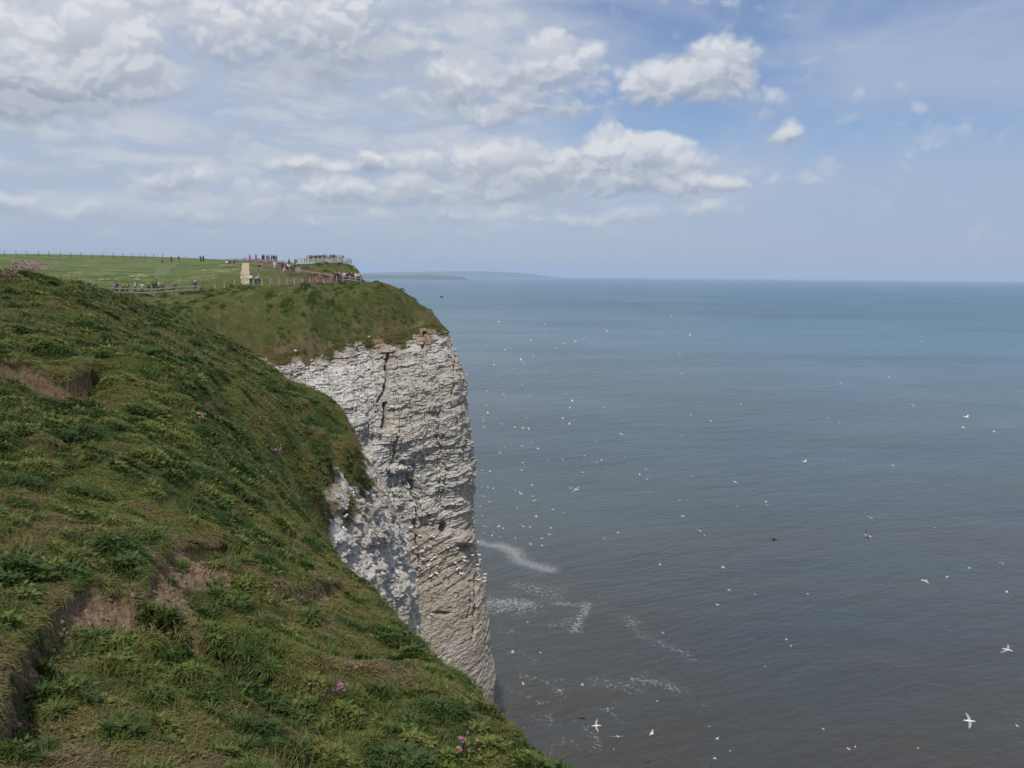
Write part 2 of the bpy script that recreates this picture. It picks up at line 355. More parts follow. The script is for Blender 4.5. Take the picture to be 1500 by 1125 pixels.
# ------------------------------------------------------------------ ground materials
def ground_material(name, field=False):
    m = D.materials.new(name); m.use_nodes = True; t = NT(m.node_tree); b = t.t.nodes['Principled BSDF']
    pos = t.n('ShaderNodeNewGeometry').outputs['Position']
    n1 = t.noise(pos, .55, 5, .6); n2 = t.noise(pos, 3.5, 5, .65); n3 = t.noise(pos, 22.0, 4, .7)
    if not field:
        c = t.mix(t.ramp(t.m('ADD', t.m('MULTIPLY', n1, .6), t.m('MULTIPLY', n2, .45)), .40, .66), (.044, .050, .015), (.115, .090, .038))
        c = t.mix(t.ramp(n3, .35, .75), t.mix(.35, c, (.03, .034, .012)), c)
    else:
        st = t.noise(t.v('MULTIPLY', pos, (.35, .9, .5)), .35, 6, .65)
        c = t.mix(t.ramp(st, .36, .64), (.062, .102, .030), (.155, .175, .070))
        c = t.mix(t.m('MULTIPLY', t.ramp(t.noise(t.v('MULTIPLY', pos, (.5, 1.0, .5)), .09, 5, .6), .5, .7), .5), c, (.19, .20, .10))
        fl = t.m('MULTIPLY', t.ramp(t.noise(t.v('MULTIPLY', pos, (.6, .35, .5)), 1.6, 4, .75), .54, .66), t.ramp(t.noise(pos, .12, 4, .6), .47, .62))
        c = t.mix(t.m('MULTIPLY', fl, .85), c, (.50, .50, .40))
        c = t.mix(t.m('MULTIPLY', t.attr('rough_grass'), .9), c, t.mix(t.ramp(n1, .35, .65), (.055, .078, .020), (.115, .100, .038)))
        c = t.mix(t.m('MULTIPLY', t.attr('campion'), t.ramp(n2, .30, .62)), c, (.205, .068, .125))
    so = t.attr('soil'); sn = t.noise(pos, 9.0, 6, .65)
    sc = t.mix(t.ramp(sn, .3, .7), (.120, .082, .048), (.290, .208, .132))
    sc = t.mix(t.m('MULTIPLY', t.ramp(t.noise(pos, 30.0, 3, .7), .58, .72), .6), sc, (.38, .29, .21))
    c = t.mix(so, c, sc); t.put(b.inputs['Base Color'], c)
    b.inputs['Roughness'].default_value = .95; b.inputs['Specular IOR Level'].default_value = .1
    bn = t.n('ShaderNodeBump'); t.put(bn.inputs['Height'], t.m('ADD', n3, t.m('MULTIPLY', sn, 1.4))); bn.inputs['Strength'].default_value = .9
    bn.inputs['Distance'].default_value = .05; t.put(b.inputs['Normal'], bn.outputs[0])
    return m
M_HILL = ground_material('rough_slope'); M_FIELD = ground_material('meadow', True)

# ------------------------------------------------------------------ ground meshes
ang = np.radians(np.concatenate([np.linspace(-64, -36, 60, endpoint=False), np.linspace(-36, 6, 640, endpoint=False), np.linspace(6, 30, 50)]))
rr = 3.2*np.exp(np.linspace(0, math.log(82/3.2), 740))
def polar(rs, an): return np.sin(an)[None]*rs[:, None], np.cos(an)[None]*rs[:, None]
X, Y = polar(rr, ang); Z, soil, dco = ground(X, Y, True)
soil = np.maximum(soil, .55*sstep(dco, .9, 1.6)*(fbm2(X/.8, Y/.8, 91, 3) > 0))
keep = (Z > -3.9) & ((Y < 31) | (dco < .7)); km = keep[:-1, :-1] & keep[1:, 1:]
hill = tag(link('hillside', grid_mesh('hillside', X, Y, Z, {'soil': soil}, mask=km, flip=True), M_HILL), kind='structure')
rf = np.concatenate([82*np.exp(np.linspace(0, math.log(215/82), 560)), 215*np.exp(np.linspace(0.012, math.log(900/215), 90))])
X, Y = polar(rf, ang); Z, soil, dco = ground(X, Y, True)
# shares of rough grass and of red campion on the cliff top
CAMP = [(410,391,30,6,1),(375,382.5,40,2.5,.9),(450,401,45,5,.6),(480,412,75,6,.8),(455,417,30,4,.9),(505,412,22,5,.8),(395,386,20,5,.7),(340,381,25,2,.6),(545,416,12,4,.3),(345,392,14,6,.25)]
pxs, pys, _ = proj(X, Y, Z); vis = np.zeros_like(X)
for (cx, cy, sx, sy, w) in CAMP: vis = np.maximum(vis, w*np.clip(1.25-np.hypot((pxs-cx)/sx, (pys-cy)/sy), 0, 1))
vis = np.where(Y > 116, vis, 0)*sstep(fbm2(X/2.2, Y/2.2, 15, 3), -.35, .35)
rough = np.maximum(1-sstep(-dco, 8, 13)*sstep(Y, 100, 116), sstep(fbm2(X/9, Y/9, 19, 3)-.05, .05, .45)*.6*(1-sstep(Y, 130, 170)))
rough = np.maximum(rough, sstep(X, -60, -50)*(1-sstep(Y, 185, 195))*.75)
lipsoil = sstep(dco+.9*fbm2(X/.9, Y/.9, 35, 4), -.8, .3)*sstep(Y, 92, 100)*.7
soil = np.maximum(soil, lipsoil)
keep = (Z > -3.9) & (dco < 1.6); km = keep[:-1, :-1] & keep[1:, 1:]
field = tag(link('clifftop_meadow', grid_mesh('clifftop_meadow', X, Y, Z, {'soil': soil, 'campion': vis, 'rough_grass': rough}, mask=km, flip=True), M_FIELD), kind='structure')
an2 = np.radians(np.linspace(30, 296, 90)); r2 = np.concatenate([[0.2], np.linspace(1, 82, 60)]); r2b = np.linspace(82, 500, 20)
X, Y = polar(np.concatenate([r2, r2b]), an2); Z, soil, dco = ground(X, np.minimum(Y, 70), True); keep = Z > -3.9; km = keep[:-1, :-1] | keep[1:, 1:]
tag(link('ground', grid_mesh('ground', X, Y, Z, {'soil': soil*0}, mask=km, flip=True), M_HILL), kind='structure')

# ------------------------------------------------------------------ chalk
def chalk_material():
    m = D.materials.new('chalk'); m.use_nodes = True; t = NT(m.node_tree); b = t.t.nodes['Principled BSDF']
    pos = t.n('ShaderNodeNewGeometry').outputs['Position']
    big = t.noise(pos, .22, 5, .6); mid = t.noise(t.v('MULTIPLY', pos, (1, 1, 2.2)), 1.1, 6, .65); fin = t.noise(pos, 5.5, 5, .7)
    c = t.mix(t.ramp(big, .35, .65), (.58, .56, .515), (.67, .65, .615))
    c = t.mix(t.m('MULTIPLY', t.ramp(mid, .47, .66), .8), c, (.35, .33, .285))          # weathered grey-buff skin
    c = t.mix(t.m('MULTIPLY', t.attr('buff'), t.ramp(mid, .70, .30, .6, 1.0)), c, (.365, .292, .205))   # iron stain and guano on the ledges
    sp_ = t.n('ShaderNodeSeparateXYZ'); t.put(sp_.inputs[0], pos)
    bz = t.m('MULTIPLY_ADD', sp_.outputs[0], -.26, t.m('MULTIPLY_ADD', t.noise(pos, .5, 4, .6), 1.6, sp_.outputs[2]))
    seam = t.noise(t.comb(t.m('MULTIPLY', sp_.outputs[0], .22), t.m('MULTIPLY', sp_.outputs[1], .22), t.m('MULTIPLY', bz, 3.2)), 1.0, 5, .7)
    c = t.mix(t.m('MULTIPLY', t.ramp(seam, .54, .66), .55), c, (.16, .145, .115))        # marl seams between the beds
    lich = t.m('MULTIPLY', t.ramp(fin, .50, .60), t.ramp(t.noise(pos, .50, 5, .6), .40, .60))
    c = t.mix(t.m('MULTIPLY', lich, .85), c, (.10, .098, .075))
    c = t.mix(t.m('MULTIPLY', t.ramp(t.noise(pos, 2.7, 5, .75), .60, .68), .75), c, (.085, .08, .07))   # dark damp pits
    c = t.mix(t.m('MULTIPLY', t.ramp(t.noise(pos, 4.5, 3, .6), .61, .68), .8), c, (.80, .79, .76))   # droppings
    sn = t.noise(pos, 2.2, 6, .65)
    soilc = t.mix(t.ramp(sn, .3, .7), (.16, .105, .066), (.34, .24, .16))
    c = t.mix(t.attr('soil'), c, soilc)
    c = t.mix(t.attr('turf'), c, t.mix(t.ramp(t.noise(pos, 1.8, 4, .6), .4, .65), (.045, .060, .018), (.11, .085, .036)))
    t.put(b.inputs['Base Color'], c); b.inputs['Roughness'].default_value = .9; b.inputs['Specular IOR Level'].default_value = .15
    bn = t.n('ShaderNodeBump'); t.put(bn.inputs['Height'], t.m('ADD', t.m('MULTIPLY', fin, .6), mid)); bn.inputs['Strength'].default_value = .8
    bn.inputs['Distance'].default_value = .18; t.put(b.inputs['Normal'], bn.outputs[0])
    return m
M_CHALK = chalk_material()
def beds(s, z, dip, thick, blockw, amp, seed):
    """jointed chalk: beds of uneven thickness, each broken into blocks that stand proud or back"""
    wz = z - dip*s + .75*fbm2(s/3.0, z/3.0, seed+1, 4)
    k = wz/thick + .45*np.sin(wz/thick*1.7+1.3) + .3*np.sin(wz/thick*.61)
    row = np.floor(k); fr = k-row
    sw = (s + .25*fbm2(s/1.2, z/1.2, seed+2, 2))/(blockw*(.7+.8*_hash(row, row*0, row*0, seed+3))) + 31.7*_hash(row, row*0, row*0, seed+4)
    cl = np.floor(sw); fs = sw-cl
    off = (_hash(cl, row, row*0, seed+5)-.5)*2
    edge = np.minimum(np.minimum(fr, 1-fr)*thick, np.minimum(fs, 1-fs)*blockw)
    joint = 1-sstep(edge, .02, .13)
    lay = (_hash(row, row*0, row*0+1, seed+6)-.5)*2
    return amp*(off*1.0 + lay*.35) - joint*amp*.8 - (fr-.5)*amp*.3
def resample(pts, ds, smooth=0):
    pts = np.asarray(pts); L = np.concatenate([[0], np.cumsum(np.linalg.norm(np.diff(pts[:, :2], axis=0), axis=1))])
    s = np.arange(0, L[-1], ds); out = np.stack([np.interp(s, L, pts[:, i]) for i in range(3)], -1)
    for _ in range(smooth):
        out[1:-1] = (out[:-2]+2*out[1:-1]+out[2:])/4
    return out, s
def cliff(name, lip, ds, smooth, rows, outfun, dispfun, attrfun, up=.25, lift=0.0):
    lp, s = resample(lip, ds, smooth); tg = np.gradient(lp[:, :2], axis=0)
    k = max(3, int(2.2/ds)); ker = np.ones(k)/k
    tg = np.stack([np.convolve(np.pad(tg[:, i], (k//2, k-1-k//2), mode='edge'), ker, 'valid') for i in (0, 1)], -1)
    tg /= np.linalg.norm(tg, axis=1)[:, None]; nx, ny = tg[:, 1], -tg[:, 0]
    S = np.broadcast_to(s[None], (len(rows), len(s))); V = np.broadcast_to(rows[:, None], S.shape)
    Zl = lp[None, :, 2]+lift; Zc = Zl - np.maximum(V, 0)*((Zl+4)/100.0)        # rows run 0..100 from lip to below the sea
    Zc = Zc - np.where(V < 0, .06*np.abs(V)*10*.12, 0)
    O = outfun(S, Zl-Zc, Zc)+np.where(V < 0, V*.10*10, 0)
    x = lp[None, :, 0]+nx[None]*O; y = lp[None, :, 1]+ny[None]*O
    px, py, dp = proj(x, y, Zc)
    dsp = np.where(V < 0, 0, dispfun(S, Zc, Zl-Zc, px, py))
    x = x+nx[None]*dsp; y = y+ny[None]*dsp
    at = attrfun(S, Zc, Zl-Zc, px, py, dsp)
    me = grid_mesh(name, x, y, Zc, at, smooth=False)
    return tag(link(name, me, M_CHALK), kind='structure'), (x, y, Zc, px, py, at, nx, ny)
def cap(px, py, pts, w):                 # closeness to a polyline in the face, 1 on it and 0 at w
    d, _, _, _ = seg_dist(px, py, pts); return np.clip(1-d/w, 0, 1)

# main headland
OUTP = np.array([(0, 0), (1.3, .9), (3.2, 1.9), (8.5, 4.2), (14, 5.0), (21, 5.1), (30, 5.0), (38, 5.1), (46, 6.6), (52, 7.4), (62, 8.3), (70, 8.7), (96, 11), (104, 12)])
def out1(s, dep, z):
    return np.interp(dep, OUTP[:, 0], OUTP[:, 1])
def disp1(s, z, dep, px, py):
    lw_ = 1-.5*sstep(py, 720, 800)
    d = 1.15*fbm3(s/7.5, z/11, s*0, 101, 3) + .42*lw_*fbm3(s/2.6, z/3.4, s*0+3, 107, 3)
    dipv = .10+.22*sstep(dep, 16, 40)
    low = sstep(py, 745, 800)
    d = d + beds(s, z, dipv, .50, .75, .125, 11)*(1-.62*low) + beds(s+9, z, dipv, 2.1, 1.9, .21, 12)*(1-.75*low) + beds(s+21, z, dipv*.6, 5.2, 2.9, .34, 15)*(1-.8*low) + .13*fbm3(s/.8, z/.55, s*0, 131, 3) + beds(s+3, z, dipv, .27, .42, .085, 13)
    d = d + .10*np.abs(fbm3(s/.9, z/.5, s*0, 141, 2))
    ft = sstep(dep, 0, 2.5); d = d*(.35+.65*ft)
    # big upright faces in the upper left, set back panels
    d = d - .6*sstep(cap(px, py, [(535,525),(555,600),(548,640)], 26), .0, .6) - .6*sstep(cap(px, py, [(540,650),(575,665)], 24), .0, .7)
    d = d - .4*sstep(cap(px, py, [(640,560),(652,545),(655,575)], 18), .0, .9)
    # cracks
    for pts, w, dp in (([(569,520),(568,545),(565,575),(556,590)], 3.6, 1.6), ([(566,592),(566,612),(562,628)], 3.2, 1.6), ([(623,488),(621,505),(619,518)], 3.0, 1.6),
                       ([(580,640),(579,672)], 2.2, 1.0), ([(607,700),(612,735),(611,790),(613,835)], 2.4, 1.4), ([(612,708),(615,722)], 4, 2.2), ([(697,800),(693,850),(692,900),(690,935)], 2.6, 1.1), ([(686,850),(684,905)], 2.0, .8),
                       ([(668,505),(672,560),(668,600)], 2.4, .9), ([(640,640),(655,690),(650,745)], 2.4, .7)):
        d = d - dp*sstep(cap(px+1.5*fbm2(s*1.1, z*1.1, 5, 2)*2, py, pts, w), .05, .7)
    # alcove with a rounded roof
    ax = (px-590)/25; roof = 676+10*ax*ax+4*np.sin(px*.4)
    al = sstep(py, roof, roof+5)*sstep(1-np.abs(ax), 0, .25)*(1-sstep(py, 690, 775))
    d = d - 1.05*al + 1.0*sstep(cap(px, py, [(577,690),(604,688)], 9), .1, .6)*al
    # rounded hollows
    d = d - .8*sstep(1-np.hypot((px-650)/16, (py-735)/26), 0, .6)*sstep(py, 712, 730)
    d = d - 3.2*sstep(1-np.hypot((px-650)/6.5, (py-773)/10), 0, .5)
    d = d - .9*sstep(1-np.hypot((px-676)/14, (py-803)/6), 0, .6) + .8*sstep(1-np.hypot((px-676)/18, (py-788)/14), 0, .7)
    d = d - .9*sstep(1-np.hypot((px-592)/12, (py-905)/5), 0, .6)- .9*sstep(1-np.hypot((px-645)/16, (py-897)/4), 0, .6)
    # sloping ledges where the gannets sit
    lw = sstep(py, 770, 790)*(1-sstep(py, 855, 880))
    d = d + lw*(.32*((z-.33*s)/1.5-np.floor((z-.33*s)/1.5)) *-1+.3)
    return d
def attr1(s, z, dep, px, py, dsp):
    n = fbm3(s/2.2, z/2.2, s*0, 151, 4); n2 = fbm3(s/6, z/6, s*0, 155, 3)
    soil = (1-sstep(dep+2.4*n+1.8*n2, .2, 3.0))*.95
    soil = np.maximum(soil, .5*sstep(n+.5*n2, .28, .5)*(1-sstep(dep, 2, 7)))
    buff = .30+.70*sstep(py+14*n2*2-.35*(px-560), 670, 790)*(1-.45*sstep(py, 880, 960))+.25*sstep(px, 640, 700)
    buff = np.clip(buff*1.15+.35*n2, 0, 1); buff = np.where(px < 560, buff*.5, buff)
    turf = .9*(1-sstep(dep+2.6*fbm3(s/1.6, z/1.6, s*0+9, 157, 3), -.2, 1.6))
    return {'soil': soil, 'buff': buff, 'turf': turf}
rows1 = np.concatenate([[-2.0, -.6], np.linspace(0, 70, 640), np.linspace(71, 100, 30)])
lip1 = [np.array([-46, 97, 95.2]), np.array([-42, 100, 94.5])]+LIP+LIP_BACK[:2]
main_cliff, CL1 = cliff('cliff', lip1, .10, 14, rows1, out1, disp1, attr1, lift=-.1)
# the rest of the coast: coarser
def out_c(s, dep, z): return np.interp(dep, [0, 2, 10, 104], [0, 1, 3, 9])
def disp_c(s, z, dep, px, py): return 1.2*fbm3(s/7.5, z/11, s*0, 101, 3)+beds(s, z, .1, 1.6, 2.2, .4, 31)
def attr_c(s, z, dep, px, py, dsp): return {'soil': 1-sstep(dep, .5, 3), 'buff': s*0+.3, 'turf': 1-sstep(dep, .1, 1)}
rows_c = np.concatenate([[-2.0], np.linspace(0, 100, 130)])
cliff('far_cliff', LIP_BACK[1:]+HEAD2, .7, 3, rows_c, out_c, disp_c, attr_c, lift=-.3)
cliff('bay_cliff', SPUR_BACK[1:]+[np.array([-43, 97, 95.])], .7, 3, rows_c, out_c, disp_c, attr_c, lift=-.6)

# chalk buttress below the turf spur
BUT = pp([(462,822,29),(466,790,31.5),(470,750,34.5),(478,706,38),(497,672,42),(517,660,46),(531,662,50.5),(540,668,54)])+[np.array([-12.5, 58.5, 88.2]), np.array([-17, 62, 90.])]
def out2(s, dep, z):
    f = sstep(s, 8, 15)
    return np.interp(dep, [0, 3.0, 5, 9, 14, 20, 40, 96, 104], [0, 1.7, 2.2, 2.7, 3.6, 5.0, 6, 10, 11])*f+np.interp(dep, [0, 1.2, 4, 12, 20, 40, 104], [0, .9, 1.6, 3.0, 4.4, 6, 11])*(1-f)
def disp2(s, z, dep, px, py):
    d = (1.0*fbm3(s/3.6, z/4.4, s*0, 201, 3)+.30*fbm3(s/1.2, z/1.5, s*0+2, 203, 3))*(.1+.9*sstep(dep, .5, 4))
    d = d + (beds(s, z, .05, .30, .5, .17, 61) + beds(s+4, z, .05, .95, 1.1, .20, 62))*(.45+.55*sstep(dep, .5, 3)) + .14*np.abs(fbm3(s/.4, z/.28, s*0, 205, 3))
    d = d - 1.7*sstep(cap(px, py, [(516,805),(513,830),(511,852)], 6), .1, .6) - .6*sstep(cap(px, py, [(545,770),(546,805)], 2.5), .1, .7)
    d = d + .7*sstep(1-np.hypot((px-532)/17, (py-835)/34), 0, .7) - .8*sstep(1-np.hypot((px-553)/10, (py-815)/22), 0, .6)
    d = d - .7*sstep(1-np.hypot((px-500)/10, (py-815)/26), 0, .6) + .5*sstep(1-np.hypot((px-490)/16, (py-735)/22), 0, .6)
    return d
def attr2(s, z, dep, px, py, dsp):
    n = fbm3(s/1.1, z/1.1, s*0, 251, 4); n2 = fbm3(s/3, z/3, s*0, 255, 3)
    g = sstep(1-np.hypot((px-520)/(25), (py-698-.55*(px-520))/20)+.6*n, .12, .36)
    g = np.maximum(g, sstep(1-np.hypot((px-512)/14, (py-742)/34)+.55*n, .2, .45)*.9)
    g = np.maximum(g, sstep(1-np.hypot((px-476)/9, (py-770)/40)+.7*n, .3, .5)*.8)
    g = np.maximum(g, .5*(1-sstep(dep+.9*n, -.2, .5)))
    soil = sstep(n+.6*n2, .10, .4)*(1-sstep(py, 735, 790))*.7
    return {'soil': soil, 'buff': np.clip(.42+.6*n2, 0, 1), 'turf': g}
rows2 = np.concatenate([[-2.0, -.5], np.linspace(0, 24, 420), np.linspace(25, 100, 45)])
butt, CL2 = cliff('chalk_buttress', BUT, .075, 16, rows2, out2, disp2, attr2, lift=-.35)

# ------------------------------------------------------------------ sea
SEA_FOAM = [ # strokes seen in the photograph: polyline, half width (m), strength, lace
 ([(703,790),(722,800),(738,808)], 2.6, .75, .2), ([(728,798),(744,806),(757,815)], 4.0, .8, .15), ([(760,818),(778,824),(800,832)], 4.0, .72, .15), ([(755,838),(785,840)], 3.5, .42, .6), ([(770,858),(795,868),(805,866)], 5, .55, .8),
 ([(722,884),(742,884),(762,888)], 4.6, 1.0, .85), ([(728,893),(745,890)], 3, .8, .7), ([(762,890),(800,893)], 2.0, .4, .8),
 ([(805,880),(830,884),(850,882)], 2.2, .7, .7), ([(850,884),(853,898),(842,912),(850,918)], 2.0, .95, .8), ([(832,900),(842,905)], 1.8, .6, .85), ([(815,912),(830,910)], 2, .5, .7),
 ([(895,900),(925,912),(960,935),(1010,965)], 3.0, .42, .8), ([(918,905),(935,915)], 2.5, .55, .7), ([(945,930),(985,950),(1000,958)], 2.4, .5, .7),
 ([(940,996),(970,1002),(985,1006),(1003,1010)], 2.2, .62, .7), ([(878,992),(905,1005),(925,1010)], 3.2, .5, .8), ([(900,1000),(950,995)], 3, .4, .8), ([(765,990),(800,995),(820,992)], 2.0, .45, .8),
 ([(815,1008),(825,1016)], 2, .5, .6), ([(760,960),(790,970)], 2, .35, .8), ([(735,1000),(760,1010)], 2, .3, .8), ([(790,935),(800,930)], 1.6, .35, .8), ([(755,930),(762,926)], 1.6, .5, .6), ([(735,915),(745,935),(740,960)], 3, .3, .9),
 ([(790,1045),(800,1060)], 2.2, .4, .8), ([(860,1070),(875,1085),(880,1095)], 2.4, .45, .8), ([(815,1085),(830,1092)], 2, .35, .8), ([(1020,1020),(1030,1030)], 2, .3, .8)]
def sea_hit(px, py):
    d = ray(px, py); return EYE+d*(-100/d[2])
asea = np.radians(np.concatenate([np.linspace(-170, -40, 40, endpoint=False), np.linspace(-40, -8, 60, endpoint=False), np.linspace(-8, 26, 420, endpoint=False), np.linspace(26, 45, 60, endpoint=False), np.linspace(45, 190, 46)]))
rs = np.concatenate([[5, 30, 60, 90], np.linspace(105, 330, 330), 330*np.exp(np.linspace(.02, math.log(42000/330), 110))])
X, Y = polar(rs, asea); Zs = np.zeros_like(X); foam = np.zeros_like(X); lace = np.zeros_like(X)
wx, wy = 4.5*fbm2(X/11, Y/11, 301, 4), 4.5*fbm2(X/11+9, Y/11, 305, 4)
near = np.hypot(X, Y) < 330
xs, ys = (X+wx)[near], (Y+wy)[near]; fo = np.zeros_like(xs); la = np.zeros_like(xs)
for pts, w, st, lc in SEA_FOAM:
    pl = np.array([sea_hit(*q)[:2] for q in pts]); d, _, _, _ = seg_dist(xs, ys, pl); v = st*np.exp(-(d/(w*1.15))**1.6)
    la = np.where(v > fo, lc, la); fo = np.maximum(fo, v)
# wash along the foot of the cliff
base_x, base_y = CL1[0][-34], CL1[1][-34]
d, _, _, _ = seg_dist(xs, ys, np.stack([base_x, base_y], -1)[::25]); fo = np.maximum(fo, .75*np.exp(-(d/3.5)**2)); la = np.where(d < 6, .7, la)
reg = sstep(ys, 135, 165)*(1-sstep(ys, 235, 270))*(1-sstep(xs-.12*(ys-150), 22, 48))
rdg = np.exp(-(fbm2(xs/11, ys/8, 331, 4)/.045)**2)*sstep(fbm2(xs/17, ys/17, 337, 3), -.05, .25)
v = .62*rdg*reg; la = np.where(v > fo, .55, la); fo = np.maximum(fo, v)
foam[near] = fo; lace[near] = la
def sea_material():
    m = D.materials.new('sea_water'); m.use_nodes = True; t = NT(m.node_tree); b = t.t.nodes['Principled BSDF']
    pos = t.n('ShaderNodeNewGeometry').outputs['Position']
    dist = t.v('LENGTH', pos, out=1)
    warp = t.m('MULTIPLY_ADD', t.m('SUBTRACT', t.noise(pos, .0045, 5, .6), .5), 330.0, dist)
    lat = t.n('ShaderNodeSeparateXYZ'); t.put(lat.inputs[0], pos)
    near = t.ramp(t.m('MULTIPLY_ADD', lat.outputs[0], -.35, warp), 120, 420)       # silt washed off the cliff foot
    c = t.mix(near, (.060, .052, .039), (.082, .108, .106))
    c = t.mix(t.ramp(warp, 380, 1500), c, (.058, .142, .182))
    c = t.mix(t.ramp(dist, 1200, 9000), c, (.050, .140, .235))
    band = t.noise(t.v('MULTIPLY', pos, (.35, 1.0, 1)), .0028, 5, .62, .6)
    c = t.mix(t.m('MULTIPLY', t.ramp(band, .46, .64), .62), c, (.034, .062, .090))  # dark stretched bands: cloud shadow painted into the water colour
    c = t.mix(t.m('MULTIPLY', t.ramp(t.noise(t.v('MULTIPLY', pos, (.5, 1, 1)), .02, 6, .65), .5, .75), .35), c, (.085, .088, .068))
    fw = t.v('MULTIPLY_ADD', t.noise(pos, .25, 3, .6, out=1), (3.0, 3.0, 0), pos)
    vor = t.n('ShaderNodeTexVoronoi', feature='DISTANCE_TO_EDGE'); t.put(vor.inputs['Vector'], fw); vor.inputs['Scale'].default_value = .62
    net = t.ramp(vor.outputs[0], .22, .0); fn = t.noise(pos, .9, 6, .7)
    lc = t.attr('lace')
    lines = t.m('MULTIPLY', net, t.ramp(fn, .35, .65)); solid = t.ramp(fn, .25, .62)
    pat = t.m('ADD', t.m('MULTIPLY', lines, lc), t.m('MULTIPLY', t.m('MULTIPLY_ADD', solid, .45, .35), t.m('SUBTRACT', 1.0, lc)))
    fo = t.attr('foam')
    fmask = t.m('MULTIPLY', t.ramp(t.m('MULTIPLY_ADD', pat, .75, t.m('MULTIPLY', fo, .6)), .45, 1.35), t.ramp(fo, .02, .45), clamp=True)
    fleck = t.m('MULTIPLY', t.ramp(t.noise(t.v('MULTIPLY', pos, (1, 2.2, 1)), .55, 4, .7), .70, .76), t.ramp(warp, 520, 220))
    fmask = t.m('MAXIMUM', fmask, t.m('MULTIPLY', fleck, .35))
    c = t.mix(t.m('MULTIPLY', fmask, .72), c, (.52, .52, .51))
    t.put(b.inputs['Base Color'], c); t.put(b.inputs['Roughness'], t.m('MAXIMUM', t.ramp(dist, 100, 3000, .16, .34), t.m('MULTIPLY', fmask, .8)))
    b.inputs['IOR'].default_value = 1.33; b.inputs['Specular IOR Level'].default_value = .5
    rot = t.n('ShaderNodeMapping'); t.put(rot.inputs[0], pos); rot.inputs['Rotation'].default_value = (0, 0, math.radians(-24))
    rv = t.v('MULTIPLY_ADD', t.noise(pos, .012, 3, .5, out=1), (18, 18, 0), rot.outputs[0])
    w1 = t.noise(t.v('MULTIPLY', rv, (.35, 1.0, 1)), .085, 4, .5, .3); w2 = t.noise(t.v('MULTIPLY', rv, (.42, 1.0, 1)), .42, 5, .58, .2)
    w3 = t.noise(t.v('MULTIPLY', rv, (.6, 1, 1)), 1.9, 3, .6)
    h = t.m('ADD', t.m('ADD', t.m('MULTIPLY', w1, 3.2), t.m('MULTIPLY', w2, 1.25)), t.m('MULTIPLY', w3, .16))
    bn = t.n('ShaderNodeBump'); t.put(bn.inputs['Height'], h); t.put(bn.inputs['Strength'], t.ramp(t.noise(t.v('MULTIPLY', pos, (.5, 1, 1)), .009, 5, .6), .35, .65, .35, 1.0))
    bn.inputs['Distance'].default_value = .9; t.put(b.inputs['Normal'], bn.outputs[0])
    return m
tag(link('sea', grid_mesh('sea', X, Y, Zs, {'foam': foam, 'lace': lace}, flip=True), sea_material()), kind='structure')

# ------------------------------------------------------------------ far coast
def far_land(name, prof, Y, depth, m, seed):
    """a headland with its own depth; PROF: (px, height in m)"""
    xs = np.array([P(a, 405, Y)[0] for a, _ in prof]); hs = np.array([h for _, h in prof], float)
    u = np.linspace(0, 1, 260); x = xs[0]+(xs[-1]-xs[0])*u; h = np.interp(x, xs, hs)
    v = np.linspace(0, 1, 40); Xg = np.broadcast_to(x[None], (40, 260)); Yg = Y+depth*(v[:, None]-.02)+.0*Xg
    Yg = Yg+depth*.10*fbm2(Xg/(depth*.5), v[:, None]*2+0*Xg, seed, 3)
    cl = np.clip(v/.06, 0, 1)[:, None]; Zg = h[None]*(.8*cl+.2*np.sin(np.clip(v, 0, 1)*math.pi)[:, None])
    Zg = Zg*(1+.10*fbm2(Xg/(depth*.3), Yg/(depth*.3), seed+3, 4))-4*(1-cl); Zg[-1] = -4
    return tag(link(name, grid_mesh(name, Xg, Yg, Zg, smooth=True), m), kind='structure')
def coast_mat(name, a, b_, s):
    m = D.materials.new(name); m.use_nodes = True; t = NT(m.node_tree); b = t.t.nodes['Principled BSDF']
    pos = t.n('ShaderNodeNewGeometry'); sp = t.n('ShaderNodeSeparateXYZ'); t.put(sp.inputs[0], pos.outputs['Normal'])
    nz = t.noise(pos.outputs['Position'], s, 5, .6)
    t.put(b.inputs['Base Color'], t.mix(t.ramp(sp.outputs[2], .5, .85), t.mix(t.ramp(nz, .35, .65), a, tuple(c*1.5 for c in a)), b_)); b.inputs['Roughness'].default_value = .95
    return m
far_land('headland', [(470,50),(520,75),(545,82),(580,86),(610,92),(640,86),(660,70),(672,50),(678,8)], 15500, 1500, coast_mat('clay_cliff', (.16, .085, .06), (.07, .09, .045), .004), 401)
far_land('distant_hills', [(480,110),(540,150),(580,190),(620,215),(660,232),(700,240),(740,222),(770,180),(790,120),(808,50),(820,10)], 30000, 5000, coast_mat('moor', (.10, .09, .07), (.07, .085, .05), .002), 411)

# ------------------------------------------------------------------ sea haze
hz = D.materials.new('haze'); hz.use_nodes = True; t = NT(hz.node_tree); t.t.nodes.remove(t.t.nodes['Principled BSDF'])
pv_ = t.n('ShaderNodeVolumePrincipled'); pv_.inputs['Color'].default_value = (.66, .80, .98, 1); pv_.inputs['Density'].default_value = 4.2e-5
pv_.inputs['Anisotropy'].default_value = 0.0
t.l.new(pv_.outputs[0], t.t.nodes['Material Output'].inputs['Volume'])
bm = bmesh.new(); bmesh.ops.create_cube(bm, size=1)
bmesh.ops.scale(bm, vec=(92000, 92000, 446), verts=bm.verts); bmesh.ops.translate(bm, vec=(0, 0, 446/2-6), verts=bm.verts)
me = D.meshes.new('haze'); bm.to_mesh(me); bm.free()
HAZE = tag(link('haze', me, hz), kind='stuff')

